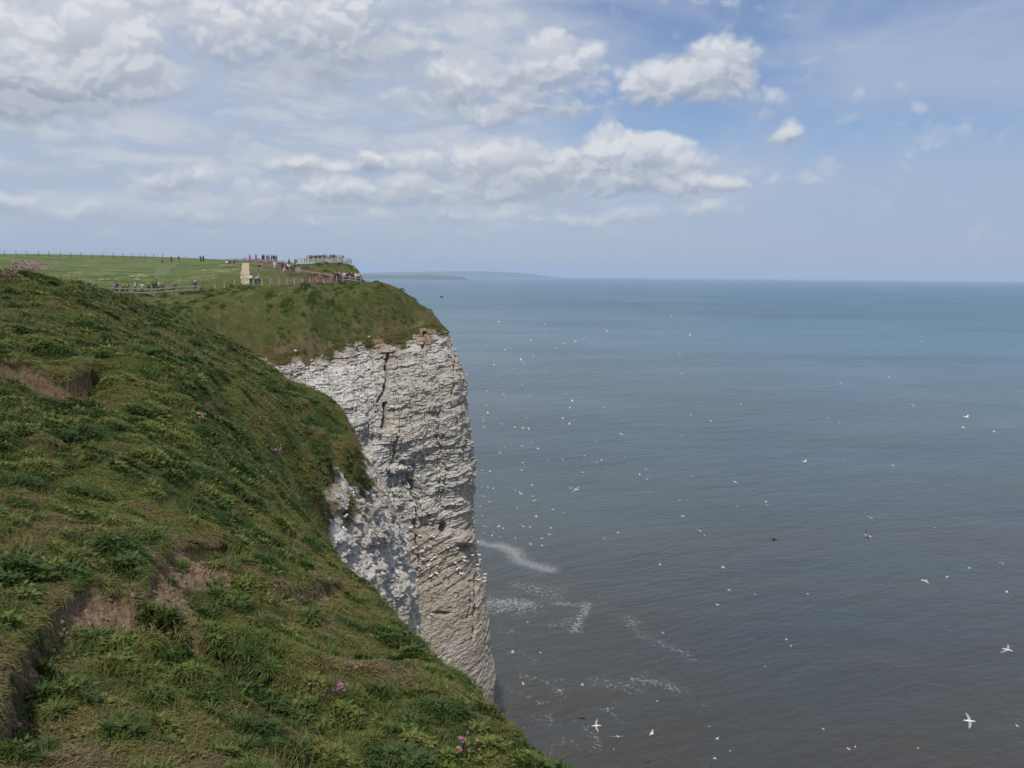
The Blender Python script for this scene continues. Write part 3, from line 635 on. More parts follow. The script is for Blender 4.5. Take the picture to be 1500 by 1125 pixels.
# ------------------------------------------------------------------ grass and plants
TPL = D.collections.new('plant_templates')          # never linked to the scene: source of the grass only
def blades_mesh(name, blades, seg=3):
    """blades: root, direction, length, width, droop, rnd"""
    V, Fc, R = [], [], []
    for (root, dirv, L, w, droop, rnd) in blades:
        d = Vector(dirv).normalized(); side = d.cross(Vector((0, 0, 1)))
        side = side.normalized() if side.length > 1e-3 else Vector((1, 0, 0))
        side = (side*math.cos(rnd*2.0-1)+d.cross(side)*math.sin(rnd*2.0-1)).normalized()
        p = Vector(root); b0 = len(V)
        for k in range(seg+1):
            ww = w*(1-(k/seg)**1.6)*(.75+.6*math.sin(math.pi*min(1, k/seg+.15)))
            if k < seg: V += [p-side*ww*.5, p+side*ww*.5]; R += [rnd, rnd]
            else: V.append(p.copy()); R.append(rnd)
            p = p+d*(L/seg); d = (d+Vector((d.x*.2, d.y*.2, -droop))).normalized()
        for k in range(seg-1): a = b0+2*k; Fc.append((a, a+1, a+3, a+2))
        a = b0+2*(seg-1); Fc.append((a, a+1, a+2))
    me = D.meshes.new(name); me.from_pydata([tuple(v) for v in V], [], Fc); me.polygons.foreach_set('use_smooth', [True]*len(Fc))
    at = me.attributes.new('rnd', 'FLOAT', 'POINT'); at.data.foreach_set('value', R); me.update(); return me
def grass_mat(name='grass_blades', inst=True, cols=None):
    m = D.materials.new(name); m.use_nodes = True; t = NT(m.node_tree); b = t.t.nodes['Principled BSDF']
    tint = t.attr('tint', 'INSTANCER') if inst else .86
    rnd = t.attr('rnd'); x = t.m('ADD', tint, t.m('MULTIPLY', t.m('SUBTRACT', rnd, .5), .30))
    r = t.n('ShaderNodeValToRGB'); t.put(r.inputs[0], x); e = r.color_ramp.elements
    stops = cols or [(0.0, (.175, .135, .070)), (.16, (.235, .190, .090)), (.32, (.188, .170, .054)), (.54, (.175, .186, .048)), (.78, (.120, .160, .036)), (1.0, (.056, .098, .024))]
    e[0].position, e[1].position = stops[0][0], stops[-1][0]; e[0].color = (*stops[0][1], 1); e[1].color = (*stops[-1][1], 1)
    for p, c in stops[1:-1]: q = e.new(p); q.color = (*c, 1)
    t.put(b.inputs['Base Color'], r.outputs[0]); b.inputs['Roughness'].default_value = .55; b.inputs['Specular IOR Level'].default_value = .22
    tr = t.n('ShaderNodeBsdfTranslucent'); t.put(tr.inputs[0], r.outputs[0]); mx = t.n('ShaderNodeMixShader'); mx.inputs[0].default_value = .28
    t.l.new(b.outputs[0], mx.inputs[1]); t.l.new(tr.outputs[0], mx.inputs[2]); t.l.new(mx.outputs[0], t.t.nodes['Material Output'].inputs[0])
    return m
M_GRASS = grass_mat()
M_LEAF = grass_mat('leafy_green', False)
def rdir(lean, r=random):
    a = r.uniform(0, 2*math.pi); return (math.cos(a)*lean, math.sin(a)*lean, 1.0)
def tuft(kind, seed):
    r = random.Random(seed); bl = []
    if kind == 'mat':
        for _ in range(52):
            a = r.uniform(0, 6.283); q = r.random()**.6*.17; le = r.uniform(.5, 1.8); c = a+r.uniform(-1, 1)
            bl.append(((math.cos(a)*q, math.sin(a)*q, -.02), (math.cos(c)*le, math.sin(c)*le, 1), r.uniform(.05, .13), r.uniform(.007, .013), r.uniform(.3, .9), r.random()))
    elif kind == 'lush':
        for _ in range(40):
            a = r.uniform(0, 6.283); q = r.random()*.10; le = r.uniform(.25, 1.5); c = a+r.uniform(-.5, .5)
            bl.append(((math.cos(a)*q, math.sin(a)*q, -.02), (math.cos(c)*le, math.sin(c)*le, 1), r.uniform(.09, .20), r.uniform(.011, .022), r.uniform(.35, .85), r.random()))
    elif kind == 'weed':                  # low broad-leaved herb
        for _ in range(34):
            a = r.uniform(0, 6.283); q = r.random()**.6*.11; le = r.uniform(.5, 2.2); c = a+r.uniform(-.8, .8)
            bl.append(((math.cos(a)*q, math.sin(a)*q, r.uniform(-.01, .07)), (math.cos(c)*le, math.sin(c)*le, 1), r.uniform(.05, .11), r.uniform(.024, .045), r.uniform(.1, .6), r.random()))
    elif kind == 'stalk':
        for _ in range(9):
            a = r.uniform(0, 6.283); q = r.random()*.10; le = r.uniform(.05, .6)
            bl.append(((math.cos(a)*q, math.sin(a)*q, -.02), (math.cos(a)*le, math.sin(a)*le, 1), r.uniform(.22, .48), r.uniform(.004, .007), r.uniform(.03, .25), r.random()))
    else:                                 # thatch: long matted grass that hangs downhill (+x)
        for _ in range(70):
            a = r.uniform(0, 6.283); q = r.random()**.5*.16
            bl.append(((math.cos(a)*q, math.sin(a)*q, -.01), (1.0+r.uniform(-.4, .5), r.uniform(-.5, .5), r.uniform(.15, .9)), r.uniform(.11, .25), r.uniform(.006, .011), r.uniform(.35, .8), r.random()))
    o = D.objects.new('t%02d_%s' % (seed, kind), blades_mesh('grass_tuft', bl)); o.data.materials.append(M_GRASS); TPL.objects.link(o); return o
for i, k in enumerate(['mat']*4+['lush']*3+['stalk']*2+['thatch']*2+['weed']*2): tuft(k, i)
MAT, LUSH, STALK, THATCH, WEED = (0, 1, 2, 3), (4, 5, 6), (7, 8), (9, 10), (11, 12)
def normals(x, y, h=.12):
    gx = (ground(x+h, y)-ground(x-h, y))/(2*h); gy = (ground(x, y+h)-ground(x, y-h))/(2*h); return gx, gy
def scatter_modifier(o, coll):
    g = D.node_groups.new('scatter', 'GeometryNodeTree'); g.interface.new_socket('Geometry', in_out='INPUT', socket_type='NodeSocketGeometry')
    g.interface.new_socket('Geometry', in_out='OUTPUT', socket_type='NodeSocketGeometry'); n = g.nodes
    gi = n.new('NodeGroupInput'); go = n.new('NodeGroupOutput'); ip = n.new('GeometryNodeInstanceOnPoints'); ci = n.new('GeometryNodeCollectionInfo')
    ci.inputs['Collection'].default_value = coll; ci.inputs['Separate Children'].default_value = True; ci.inputs['Reset Children'].default_value = True
    def na(name, typ):
        a = n.new('GeometryNodeInputNamedAttribute'); a.data_type = typ; a.inputs['Name'].default_value = name; return a.outputs['Attribute']
    g.links.new(gi.outputs[0], ip.inputs['Points']); g.links.new(ci.outputs[0], ip.inputs['Instance']); ip.inputs['Pick Instance'].default_value = True
    g.links.new(na('pick', 'INT'), ip.inputs['Instance Index']); g.links.new(na('turn', 'FLOAT_VECTOR'), ip.inputs['Rotation']); g.links.new(na('size', 'FLOAT_VECTOR'), ip.inputs['Scale'])
    g.links.new(ip.outputs[0], go.inputs[0])
    md = o.modifiers.new('scatter', 'NODES'); md.node_group = g
def scatter(name, pts, rot, size, tint, pick, coll=TPL, label=None):
    me = D.meshes.new(name); me.vertices.add(len(pts)); me.vertices.foreach_set('co', pts.astype(np.float32).ravel())
    for nm, ty, arr, key in (('turn', 'FLOAT_VECTOR', rot, 'vector'), ('size', 'FLOAT_VECTOR', size, 'vector'), ('tint', 'FLOAT', tint, 'value'), ('pick', 'INT', pick, 'value')):
        a = me.attributes.new(nm, ty, 'POINT'); a.data.foreach_set(key, np.ascontiguousarray(arr, np.int32 if ty == 'INT' else np.float32).ravel())
    me.update(); o = link(name, me); scatter_modifier(o, coll); return tag(o, label, kind='stuff')
def choose(n, weights):
    out = np.zeros(n, int); u = rng.random(n)
    acc = np.zeros(n)
    for ids, w in weights:
        m = (u >= acc) & (u < acc+w) if np.ndim(w) else (u >= acc) & (u < acc+np.full(n, w))
        out[m] = rng.choice(ids, m.sum()); acc = acc+w
    return out
# near slope
n = 150000
th = np.radians(rng.uniform(-44, 9, n)); r_ = 4.2+(72-4.2)*rng.random(n)**1.05
x = np.sin(th)*r_; y = np.cos(th)*r_
z, so, dc = ground(x, y, True)
scd = np.full(n, 9.0)
for pts, fall, run, s_, ra in SCARS:
    dd, side, arc, L = seg_dist(x, y, pts); tt = -np.sign(side)*dd; tt = np.where((arc < .02*L) | (arc > .98*L), 9, tt)
    scd = np.where((np.abs(tt) < np.abs(scd)), tt, scd)
ok = (dc < np.where(y > 31, .30, .9)) & (rng.random(n) > so*1.25) & ~((scd > -.02) & (scd < .15) & (rng.random(n) < .9))
x, y, z, r_, scd, dc = x[ok], y[ok], z[ok], r_[ok], scd[ok], dc[ok]; n = len(x)
gx, gy = normals(x, y); dn = np.arctan2(-gy, -gx)                      # downhill
t1 = fbm2(x/2.1, y/2.1, 501, 4); t2 = fbm2(x/6.5, y/6.5, 503, 3); t3 = fbm2(x/.55, y/.55, 505, 2)
lower = sstep(y, 24, 9)*.10
t4 = fbm2(x/1.0, y/1.0, 507, 3); tint = np.clip(.66+.50*t1+.30*t2+.38*t3+.45*t4-lower*.3+sstep(y, 22, 40)*.06, .03, 1.0)
lip = (scd < 0) & (scd > -.22); tint = np.where(lip, np.clip(tint*.55+.12*rng.random(n), .08, .5), tint)
tint = np.where((dc > -.9) & (rng.random(n) < .6), tint*.62, tint)
def clumps(x, y, cell, seed):              # nearest clump centre: distance / radius and a number for the clump
    ix, iy = np.floor(x/cell), np.floor(y/cell); best = np.full(x.shape, 9.0); idn = np.zeros(x.shape); zz = np.zeros_like(ix)
    for a in (-1, 0, 1):
        for b in (-1, 0, 1):
            cx, cy = ix+a, iy+b; jx = (cx+_hash(cx, cy, zz, seed))*cell; jy = (cy+_hash(cx, cy, zz, seed+1))*cell
            r = cell*(.20+.32*_hash(cx, cy, zz, seed+2)); d = np.hypot(x-jx, y-jy)/r; m = d < best
            best = np.where(m, d, best); idn = np.where(m, _hash(cx, cy, zz, seed+3), idn)
    return best, idn
cd, cid = clumps(x, y, .85, 900); cd2, cid2 = clumps(x, y, .42, 950)
on1 = (cd < 1) & (cid < np.clip(.45+.9*t1+.5*t2, .10, .9)); on2 = (cd2 < 1) & (cid2 < np.clip(.30+.8*t4+.4*t1, .05, .7))
lushw = np.where(on1, .9, np.where(on2, .75, .03)); dome = np.where(on1, .16*(1-np.minimum(cd, 1)**2), np.where(on2, .07*(1-np.minimum(cd2, 1)**2), 0))
tint = np.where(on1, np.clip(.48+.75*((cid*7.3) % 1)+.12*t3, .38, 1), np.where(on2, np.clip(.42+.65*((cid2*9.1) % 1), .30, 1), np.clip(tint*1.15-.08, .03, .95))); lushw = np.where(lip, 0, lushw)
thw = np.where(lip, .38, (.22*sstep(-t4-t1, .05, .45))); thw = np.where((dc > -.7), np.maximum(thw, .35), thw)
pick = choose(n, [(THATCH, thw), (WEED, (1-thw)*lushw*np.where(((cid*13.7) % 1) < .35, .8, .12)), (LUSH, (1-thw)*lushw*np.where(((cid*13.7) % 1) < .35, .2, .85)), (STALK, (1-thw)*.025)]+[(MAT, 1.0)])
isl = np.isin(pick, LUSH+WEED); tint = np.where(isl, np.clip(tint+.10+.2*(rng.random(n)-.5), .40, 1), tint); tint = np.where(np.isin(pick, STALK), .12+.15*rng.random(n), tint)
sc = rng.uniform(.75, 1.25, n)*(1+.022*np.clip(r_-12, 0, 60))*np.where(isl, .95, 1.0)
yaw = np.where(np.isin(pick, THATCH), dn+rng.normal(0, .75, n), rng.uniform(0, 6.283, n))
tilt = np.minimum(.75*np.arctan(np.hypot(gx, gy)), .9)
def tilt_euler(gx, gy, yaw, k=.8):
    """stand along the ground normal (share k), then turned by yaw"""
    out = np.zeros((len(yaw), 3))
    for i in range(len(yaw)):
        nv = Vector((-gx[i]*k, -gy[i]*k, 1)).normalized(); q = Vector((0, 0, 1)).rotation_difference(nv)
        e = (q.to_matrix() @ Matrix.Rotation(yaw[i], 3, 'Z')).to_euler(); out[i] = e
    return out
gl = np.clip(np.hypot(gx, gy), 1e-6, None); lim = np.minimum(gl, 1.4)/gl
rot = tilt_euler(gx*lim, gy*lim, yaw, .8)
scatter('grass', np.stack([x, y, z-.01+dome*(1-.8*lip)], -1), rot, np.stack([sc, sc, sc*rng.uniform(.8, 1.15, n)], -1), tint, pick, label='rough green and brown grass covering the near clifftop slope')
CLT = D.collections.new('clod_templates'); M_CLOD = mat('earth_clod', (.24, .165, .112), .95, .35, 40, .5)
for i in range(3):
    bm = bmesh.new(); bmesh.ops.create_icosphere(bm, subdivisions=1, radius=1); rc = random.Random(i)
    for v in bm.verts: v.co *= rc.uniform(.6, 1.15)
    me = D.meshes.new('clod'); bm.to_mesh(me); bm.free(); me.materials.append(M_CLOD); CLT.objects.link(D.objects.new('clod%d' % i, me))
xc, yc = rng.uniform(-9, -1, 60000), rng.uniform(6, 26, 60000); zc, sc_, dc_ = ground(xc, yc, True); okc = (sc_ > .35) & (rng.random(60000) < .75); mc = int(okc.sum())
sz = np.repeat(.012+.045*rng.random((mc, 1))**3, 3, 1)*np.array([1, 1, .75])
scatter('soil_clods', np.stack([xc, yc, zc], -1)[okc], rng.uniform(0, 6.28, (mc, 3)), sz, np.ones(mc), rng.integers(0, 3, mc), CLT, 'crumbs and clods of brown earth lying on the bare scars')
# headland and cliff top
n = 90000
x = rng.uniform(-74, -4, n); y = 88+rng.random(n)**1.3*100
ok = (np.abs(np.degrees(np.arctan2(x, y))) < 36)
x, y = x[ok], y[ok]; z, so, dc = ground(x, y, True)
soh = sstep(dc+.9*fbm2(x/.9, y/.9, 35, 4), -.8, .3)*.55
ok = (dc < .25) & (rng.random(len(x)) > soh) & (rng.random(len(x)) < np.where((y > 124) & (dc < -14), .45, 1.0))
x, y, z, dc = x[ok], y[ok], z[ok], dc[ok]; n = len(x); gx, gy = normals(x, y, .3)
# the walked strip of the path stays bare
PATH_L = [P(a, b, Y)[:2] for a, b, Y in [(354,414,126),(351.5,397,150),(355,386,177)]]; PATH_R = [P(a, b, Y)[:2] for a, b, Y in [(365.5,414,126),(365.2,397,150),(364.8,386,177)]]
onpath = inside(x, y, np.array(PATH_L+PATH_R[::-1])); 
t1 = fbm2(x/3.2, y/3.2, 511, 4); t2 = fbm2(x/9, y/9, 513, 3)
tint = np.clip(.68+.45*t1+.25*t2+.4*fbm2(x/1.1, y/1.1, 515, 3), .08, 1.0); tint = np.where((y > 118) & (dc < -9), np.clip(tint+.12, .45, .95), tint); tint = np.where(dc > -2.2, tint*.72, tint)
tint = np.where((y < 108) & (x > -46), np.clip(tint-.03, .14, .85), tint)
hd, hid = clumps(x, y, 1.9, 970); hk = (hd < 1) & (hid < .25+.55*sstep(t1+t2, -.35, .4)) & ~((y > 122) & (dc < -11)); hdome = np.where(hk, .42*(1-np.minimum(hd, 1)**2), 0)
tint = np.where(hk, np.clip(.74+.3*((hid*7) % 1), .6, 1), np.where((y > 122) & (dc < -11), tint, np.clip(tint*1.05-.14, .06, .9)))
pick = choose(n, [(THATCH, np.where(dc > -2.5, .4, np.where(hk, .02, .2))), (LUSH, np.where(hk, .75, .04)), (STALK, .02), (MAT, 1.0)]); z = z+hdome
sc = rng.uniform(1.0, 2.1, n)*np.where((y > 124) & (dc < -14), .62, 1.0); yaw = np.where(np.isin(pick, THATCH), np.arctan2(-gy, -gx)+rng.normal(0, .4, n), rng.uniform(0, 6.283, n))
ok = ~onpath; gl = np.clip(np.hypot(gx, gy), 1e-6, None); lim = np.minimum(gl, 1.4)/gl
rot = tilt_euler((gx*lim)[ok], (gy*lim)[ok], yaw[ok], .8)
scatter('clifftop_grass', np.stack([x, y, z-.02], -1)[ok], rot, np.stack([sc]*3, -1)[ok], tint[ok], pick[ok], label='rough grass on the headland and cliff top')
# turf patches on the buttress and along the chalk lip
def cliff_grass(name, CL, n, label, s0, s1):
    xg, yg, zg, pxg, pyg, at, nx, ny = CL; w = at['turf'].copy(); w[:2] = 0; w[w < .35] = 0
    w[-60:] = 0; w = w/w.sum(); idx = rng.choice(w.size, n, p=w.ravel()); i, j = np.unravel_index(idx, w.shape)
    pts = np.stack([xg[i, j], yg[i, j], zg[i, j]], -1)+rng.normal(0, .05, (n, 3)); pk = choose(n, [(THATCH, .5), (LUSH, .2), (MAT, 1.0)])
    yw = np.arctan2(ny[j], nx[j])+rng.normal(0, .5, n); sc = rng.uniform(s0, s1, n); ti = np.clip(.40+.3*fbm2(pts[:, 0]/1.2, pts[:, 2]/1.2, 521, 3)*1.6, .1, .95)
    g1 = -nx[j]*.7; g2 = -ny[j]*.7
    scatter(name, pts, tilt_euler(g1, g2, yw, 1.0), np.stack([sc]*3, -1), ti, pk, label=label)
cliff_grass('buttress_grass', CL2, 1500, 'tufts of grass hanging on the chalk buttress', .6, 1.15)
cliff_grass('lip_grass', CL1, 2600, 'ragged turf hanging over the top of the chalk face', .8, 1.5)

# leafy clumps one can point at
def plant_meshes(seed, nb, L0, L1, w0, w1):
    r = random.Random(seed); bl = []
    for _ in range(nb):
        a = r.uniform(0, 6.283); q = r.random()**.7*.16; le = r.uniform(.2, 1.6)*(.4+q*4); c = a+r.uniform(-.4, .4)
        bl.append(((math.cos(a)*q, math.sin(a)*q, -.03), (math.cos(c)*le, math.sin(c)*le, 1), r.uniform(L0, L1), r.uniform(w0, w1), r.uniform(.25, .7), r.random()))
    me = blades_mesh('leafy_plant', bl, 4); me.materials.append(M_LEAF); return me
PM = [plant_meshes(900+i, 120+20*(i % 3), .15, .33, .016, .030) for i in range(4)]
HIT = lambda px, py: ground_hit(px, py, ground, 4.0, 80.0)
def plant(px, py, wpx, label, group=None, k=0):
    p = HIT(px, py); dist = (p-EYE)@FW; w = wpx/F*dist
    o = D.objects.new('leafy_plant', PM[k % 4]); COL.objects.link(o); s = w/.72; o.scale = (s, s, s*.9); o.location = (p[0], p[1], p[2]+.06*s)
    g1, g2 = normals(np.array([p[0]]), np.array([p[1]])); o.rotation_euler = Euler(tilt_euler(np.clip(g1, -.8, .8), np.clip(g2, -.8, .8), np.array([k*1.7]), .6)[0])
    return tag(o, label, 'plant', group)
for k, q in enumerate([(222,912,74,'big round leafy green clump growing on the bare brown soil'),
    (82,885,20,'small pale leafy plant in dry grass above the dark scarp'), (80,950,22,'small leafy plant at the foot of the shaded dark scarp'),
    (100,1068,22,'bright yellow-green broad-leaved plant near the bottom left corner'), (262,832,40,'dark leafy clump at the right edge of the brown soil chute'),
    (250,855,36,'leafy clump beside the soil chute, just below the dark one'), (318,822,40,'leafy clump under the overhanging brown turf lip'), (352,824,44,'broad leafy clump right of the overhanging brown turf'),
    (285,905,30,'leafy clump beside the small soil hole right of the round clump'), (160,800,46,'leafy clump above the soil scarp with pale stalk nearby'), (190,755,50,'wide leafy clump around the pale dead stem'),
    (140,835,34,'leafy clump hanging just above the dark overhang'), (178,842,36,'leafy clump on the turf edge above the soil face'), (455,905,50,'dense dark green clump below the chalk buttress edge'),
    (108,992,40,'spreading leafy clump left of centre in the lower grass'), (165,985,46,'glossy dark clump in the lower left grass'), (382,915,56,'tall grassy leafed clump beside brown hair-like grass'),
    (340,760,40,'leafy clump in the middle of the slope'), (48,762,44,'leafy clump at the left edge below the brown patch'), (60,620,28,'leafy clump below the upper turf scar'), (28,580,26,'leafy clump just under the upper scar'),
    (485,960,54,'leafy clump on the lower slope toward the sea edge'), (640,1040,46,'leafy clump near the seaward edge low on the slope'), (760,1085,40,'leafy clump close to the drop at bottom centre')]):
    plant(q[0], q[1], q[2], q[3], k=k)
rp = random.Random(11); cnt = 0
while cnt < 150:
    px, py = rp.uniform(0, 700), rp.uniform(440, 1120)
    if py < 420+px*.40 or py < 520+(px-300)*1.0 or (px > 440 and py < 860+(px-520)*.93): continue
    p = HIT(px, py)
    if p[1] > 48: continue
    v = fbm2(np.array([p[0]/2.1]), np.array([p[1]/2.1]), 501, 4)[0]+.3*rp.uniform(-1, 1)
    if v < -.02: continue
    _, so_, d_ = ground(np.array([p[0]]), np.array([p[1]]), True)
    if so_[0] > .2 or d_[0] > -.4: continue
    w = rp.uniform(.30, .62)*F/((p-EYE)@FW); plant(px, py, w, '%s dark green leafy clump in rough grass, %s' % ('large' if w*((p-EYE)@FW)/F > .47 else 'small', 'on the upper slope above the turf scar' if py < 560 else ('left of centre on the middle slope' if px < 220 else 'right of centre on the middle slope') if py < 800 else ('near the seaward drop low on the slope' if px > 380 else 'in the lower left corner grass')), 'leafy clumps on the near slope', k=cnt+3); cnt += 1

# red campion
M_PETAL = mat('campion_petal', (.46, .15, .32), .8, .3, 30); M_STEM = mat('campion_stem', (.075, .06, .03), .8, .2, 20)
def campion_mesh(seed, nf, spread, hgt, fs):
    r = random.Random(seed); bm = bmesh.new()
    for _ in range(nf):
        a = r.uniform(0, 6.283); q = r.random()**.6*spread; bx, by = math.cos(a)*q, math.sin(a)*q; h = hgt*r.uniform(.55, 1.1); tx, ty = bx+r.uniform(-.08, .08), by+r.uniform(-.08, .08)
        v = [bm.verts.new(c) for c in ((bx-.005, by, 0), (bx+.005, by, 0), (tx, ty, h))]; bm.faces.new(v).material_index = 1
        nv = Vector((r.uniform(-1, 1), r.uniform(-1.2, .6), r.uniform(.2, 1))).normalized(); u = nv.orthogonal().normalized(); w = nv.cross(u); c = Vector((tx, ty, h))
        for k in range(5):
            a0 = k*1.2566; d = u*math.cos(a0)+w*math.sin(a0); e = nv.cross(d); f = fs*r.uniform(.8, 1.2)
            vs = [bm.verts.new(c), bm.verts.new(c+d*f+e*f*.42+nv*f*.1), bm.verts.new(c+d*f-e*f*.42+nv*f*.1)]; bm.faces.new(vs).material_index = 0
    me = D.meshes.new('campion'); bm.to_mesh(me); bm.free(); me.materials.append(M_PETAL); me.materials.append(M_STEM); return me
def campion_patch(px, py, wpx, nf, hgt, fs, label, hit=HIT):
    p = hit(px, py); dist = (p-EYE)@FW
    o = D.objects.new('campion_patch', campion_mesh(int(px*7+py), nf, wpx/2/F*dist, hgt, fs)); COL.objects.link(o); o.location = (p[0], p[1], p[2]-.05)
    return tag(o, label, kind='stuff')
campion_patch(46,407,44,150,.85,.042,'bright pink campion flowering on the skyline of the near slope')
campion_patch(14,412,30,40,.6,.030,'thin campion stalks at the left edge'); campion_patch(122,416,30,34,.55,.028,'faded campion stalks'); campion_patch(142,424,24,26,.5,.028,'faded campion stalks')
campion_patch(499,1026,22,14,.35,.022,'few pink campion flowers on the lower slope'); campion_patch(684,1110,26,14,.35,.022,'few pink campion flowers near the bottom'); campion_patch(296,622,12,14,.4,.03,'tiny pink campion flowers mid slope')
campion_patch(405,668,14,10,.4,.03,'tiny pink campion flowers upper slope'); campion_patch(520,985,20,10,.3,.02,'few campion flowers')
CT = D.collections.new('campion_templates')
for i in range(3): CT.objects.link(D.objects.new('c%d' % i, campion_mesh(40+i, 16, .45, .55, .045)))
n = 30000; x = rng.uniform(-75, -18, n); y = rng.uniform(116, 215, n); z = ground(x, y); pxs, pys, _ = proj(x, y, z); wv = np.zeros(n)
for (cx, cy, sx, sy, w) in CAMP: wv = np.maximum(wv, w*np.clip(1.2-np.hypot((pxs-cx)/sx, (pys-cy)/sy), 0, 1))
ok = (rng.random(n) < wv*.11*(.4+sstep(fbm2(x/2.2, y/2.2, 15, 3), -.3, .4))) & ~inside(x, y, np.array(PATH_L+PATH_R[::-1])); m_ = int(ok.sum())
scatter('campion_flowers', np.stack([x, y, z], -1)[ok], np.stack([np.zeros(m_), np.zeros(m_), rng.uniform(0, 6.28, m_)], -1), np.repeat(rng.uniform(.8, 1.3, (m_, 1)), 3, 1), np.ones(m_), rng.integers(0, 3, m_), CT, 'drifts of pink campion on the cliff top')

# ------------------------------------------------------------------ path, fences
GZ = lambda x, y: float(ground(np.array([x]), np.array([y]))[0])
def box(bm, a, b, w, h, up=(0, 0, 1)):
    """a bar from a to b, w wide and h high"""
    a, b = Vector(a), Vector(b); d = (b-a).normalized(); u = Vector(up); s = d.cross(u)
    s = s.normalized() if s.length > 1e-4 else Vector((1, 0, 0)); u = s.cross(d).normalized()
    vs = [bm.verts.new(p+s*sx*w/2+u*sz*h/2) for p in (a, b) for sx, sz in ((-1, -1), (1, -1), (1, 1), (-1, 1))]
    for f in ((0, 3, 2, 1), (4, 5, 6, 7), (0, 1, 5, 4), (1, 2, 6, 5), (2, 3, 7, 6), (3, 0, 4, 7)): bm.faces.new([vs[i] for i in f])
def bar_obj(name, a, b, w, h, m, parent, loc=(0, 0, 0), bevel=.012, up=(0, 0, 1)):
    bm = bmesh.new(); box(bm, a, b, w, h, up)
    if bevel: bmesh.ops.bevel(bm, geom=bm.edges[:], offset=min(bevel, w*.3, h*.3), segments=1, affect='EDGES')
    me = D.meshes.new(name); bm.to_mesh(me); bm.free(); o = link(name, me, m, parent); o.location = loc; return o
def post_mesh(h, w, top=.03):
    bm = bmesh.new(); box(bm, (0, 0, -.35), (0, 0, h), w, w, (0, 1, 0)); bmesh.ops.bevel(bm, geom=bm.edges[:], offset=w*.16, segments=1, affect='EDGES')
    me = D.meshes.new('post'); bm.to_mesh(me); bm.free(); return me
M_WOOD = mat('weathered_wood', (.30, .27, .22), .85, .25, 14, .4); M_PALE = mat('pale_softwood', (.44, .41, .33), .85, .2, 12, .3)
M_WIRE = mat('fence_wire', (.22, .22, .21), .5); M_OLDP = mat('old_stake', (.10, .09, .075), .9, .3, 10)
def fence(name, pts, label, m, post_h, post_w, rails=(), wires=(), rail_h=.1, rail_w=.04, group=None, cat='fence'):
    """PTS: post feet; each post, rail and wire is a part"""
    o0 = Vector(pts[0]); root = empty(name, o0); pm = post_mesh(post_h, post_w); pm.materials.append(m)
    for p in pts:
        q = D.objects.new('post', pm); COL.objects.link(q); q.parent = root; q.location = Vector(p)-o0; q.rotation_euler = (rng.normal(0, .02), rng.normal(0, .02), rng.uniform(0, .4))
    for a, b in zip(pts[:-1], pts[1:]):
        a, b = Vector(a)-o0, Vector(b)-o0
        for h in rails: bar_obj('rail', a+Vector((0, -.5*post_w-.5*rail_w-.003, h)), b+Vector((0, -.5*post_w-.5*rail_w-.003, h)), rail_w, rail_h, m, root)
    for h in wires:
        bm = bmesh.new()
        for a, b in zip(pts[:-1], pts[1:]): box(bm, Vector(a)-o0+Vector((0, 0, h)), Vector(b)-o0+Vector((0, 0, h)), .012, .012)
        me = D.meshes.new('wire'); bm.to_mesh(me); bm.free(); link('wire', me, M_WIRE, root)
    return tag(root, label, cat, group)
def foot(px, Y, dz=0.0):
    p = P(px, 405, Y); return (p[0], Y, GZ(p[0], Y)+dz)
# path
rows = np.linspace(0, 1, 40); PLa, PRa = np.array(PATH_L), np.array(PATH_R)
def along(A, u): return np.stack([np.interp(u, [0, .5, 1], A[:, i]) for i in (0, 1)], -1)
La, Ra = along(PLa, rows), along(PRa, rows); w_ = np.linspace(0, 1, 7)
Xp = La[:, None, 0]*(1-w_)+Ra[:, None, 0]*w_; Yp = La[:, None, 1]*(1-w_)+Ra[:, None, 1]*w_
Xp = Xp+.18*fbm2(Yp/2, Xp*0, 71, 3)*np.sign(w_-.5)[None]
Zp = ground(Xp, Yp)+.05-.03*np.abs(w_-.5)[None]
tag(link('footpath', grid_mesh('footpath', Xp, Yp, Zp, flip=True), mat('worn_path', (.40, .325, .22), .95, .18, 3.0, .5)), kind='structure')
# rail fence of the near viewpoint
fence('rail_fence', [foot(161,113.5,.25), foot(174,114,.2), foot(190.5,115,0), foot(225,116.5,0), foot(257,118,0), foot(289.5,120,0), foot(294,123,0)],
      'grey two-rail wooden fence in front of the watching people at left', M_WOOD, 1.12, .17, (.5, 1.02), (), .17, .05)
WP = [(314,121),(328,121.7),(343,122.5),(357,123),(370.6,123.6),(383.7,124.2),(396,127),(408,128),(420,129.5),(431,130),(443,129.5),(453.5,129.5),(464.5,131.5),(474,133),(484,135),(493,136.5),(503,137),(512.5,137),(521,137.5),(528.6,138)]
fence('wire_fence', [foot(a, Y) for a, Y in WP], 'line of pale stakes with wire across the headland top', M_PALE, 1.02, .11, (), (.35, .65, .95))
fence('rail_fence', [foot(503,136.2), foot(512.5,136.2), foot(521,136.6), foot(528.6,137)], 'short white-grey rail in front of the group at the headland tip', M_PALE, .95, .09, (.45, .9), (), .09, .035)
fence('handrail', [foot(a, Y) for a, Y in ((437,163),(448,161),(458,159),(468,156.5),(478,154),(487,151.5),(495,149))], 'low pale handrail sloping down towards the headland tip', M_PALE, .8, .08, (.72,), (), .12, .04)
PLAT = [foot(436+ (507-436)*i/12, 185.5+.02*i) for i in range(13)]
zt = max(p[2] for p in PLAT); PLAT = [(p[0], p[1], .5*p[2]+.5*zt) for p in PLAT]
fence('viewing_platform_fence', PLAT, 'pale wooden fence round the crowded far viewing platform', M_PALE, 1.15, .12, (.18, .48, .78, 1.08), (), .13, .04)
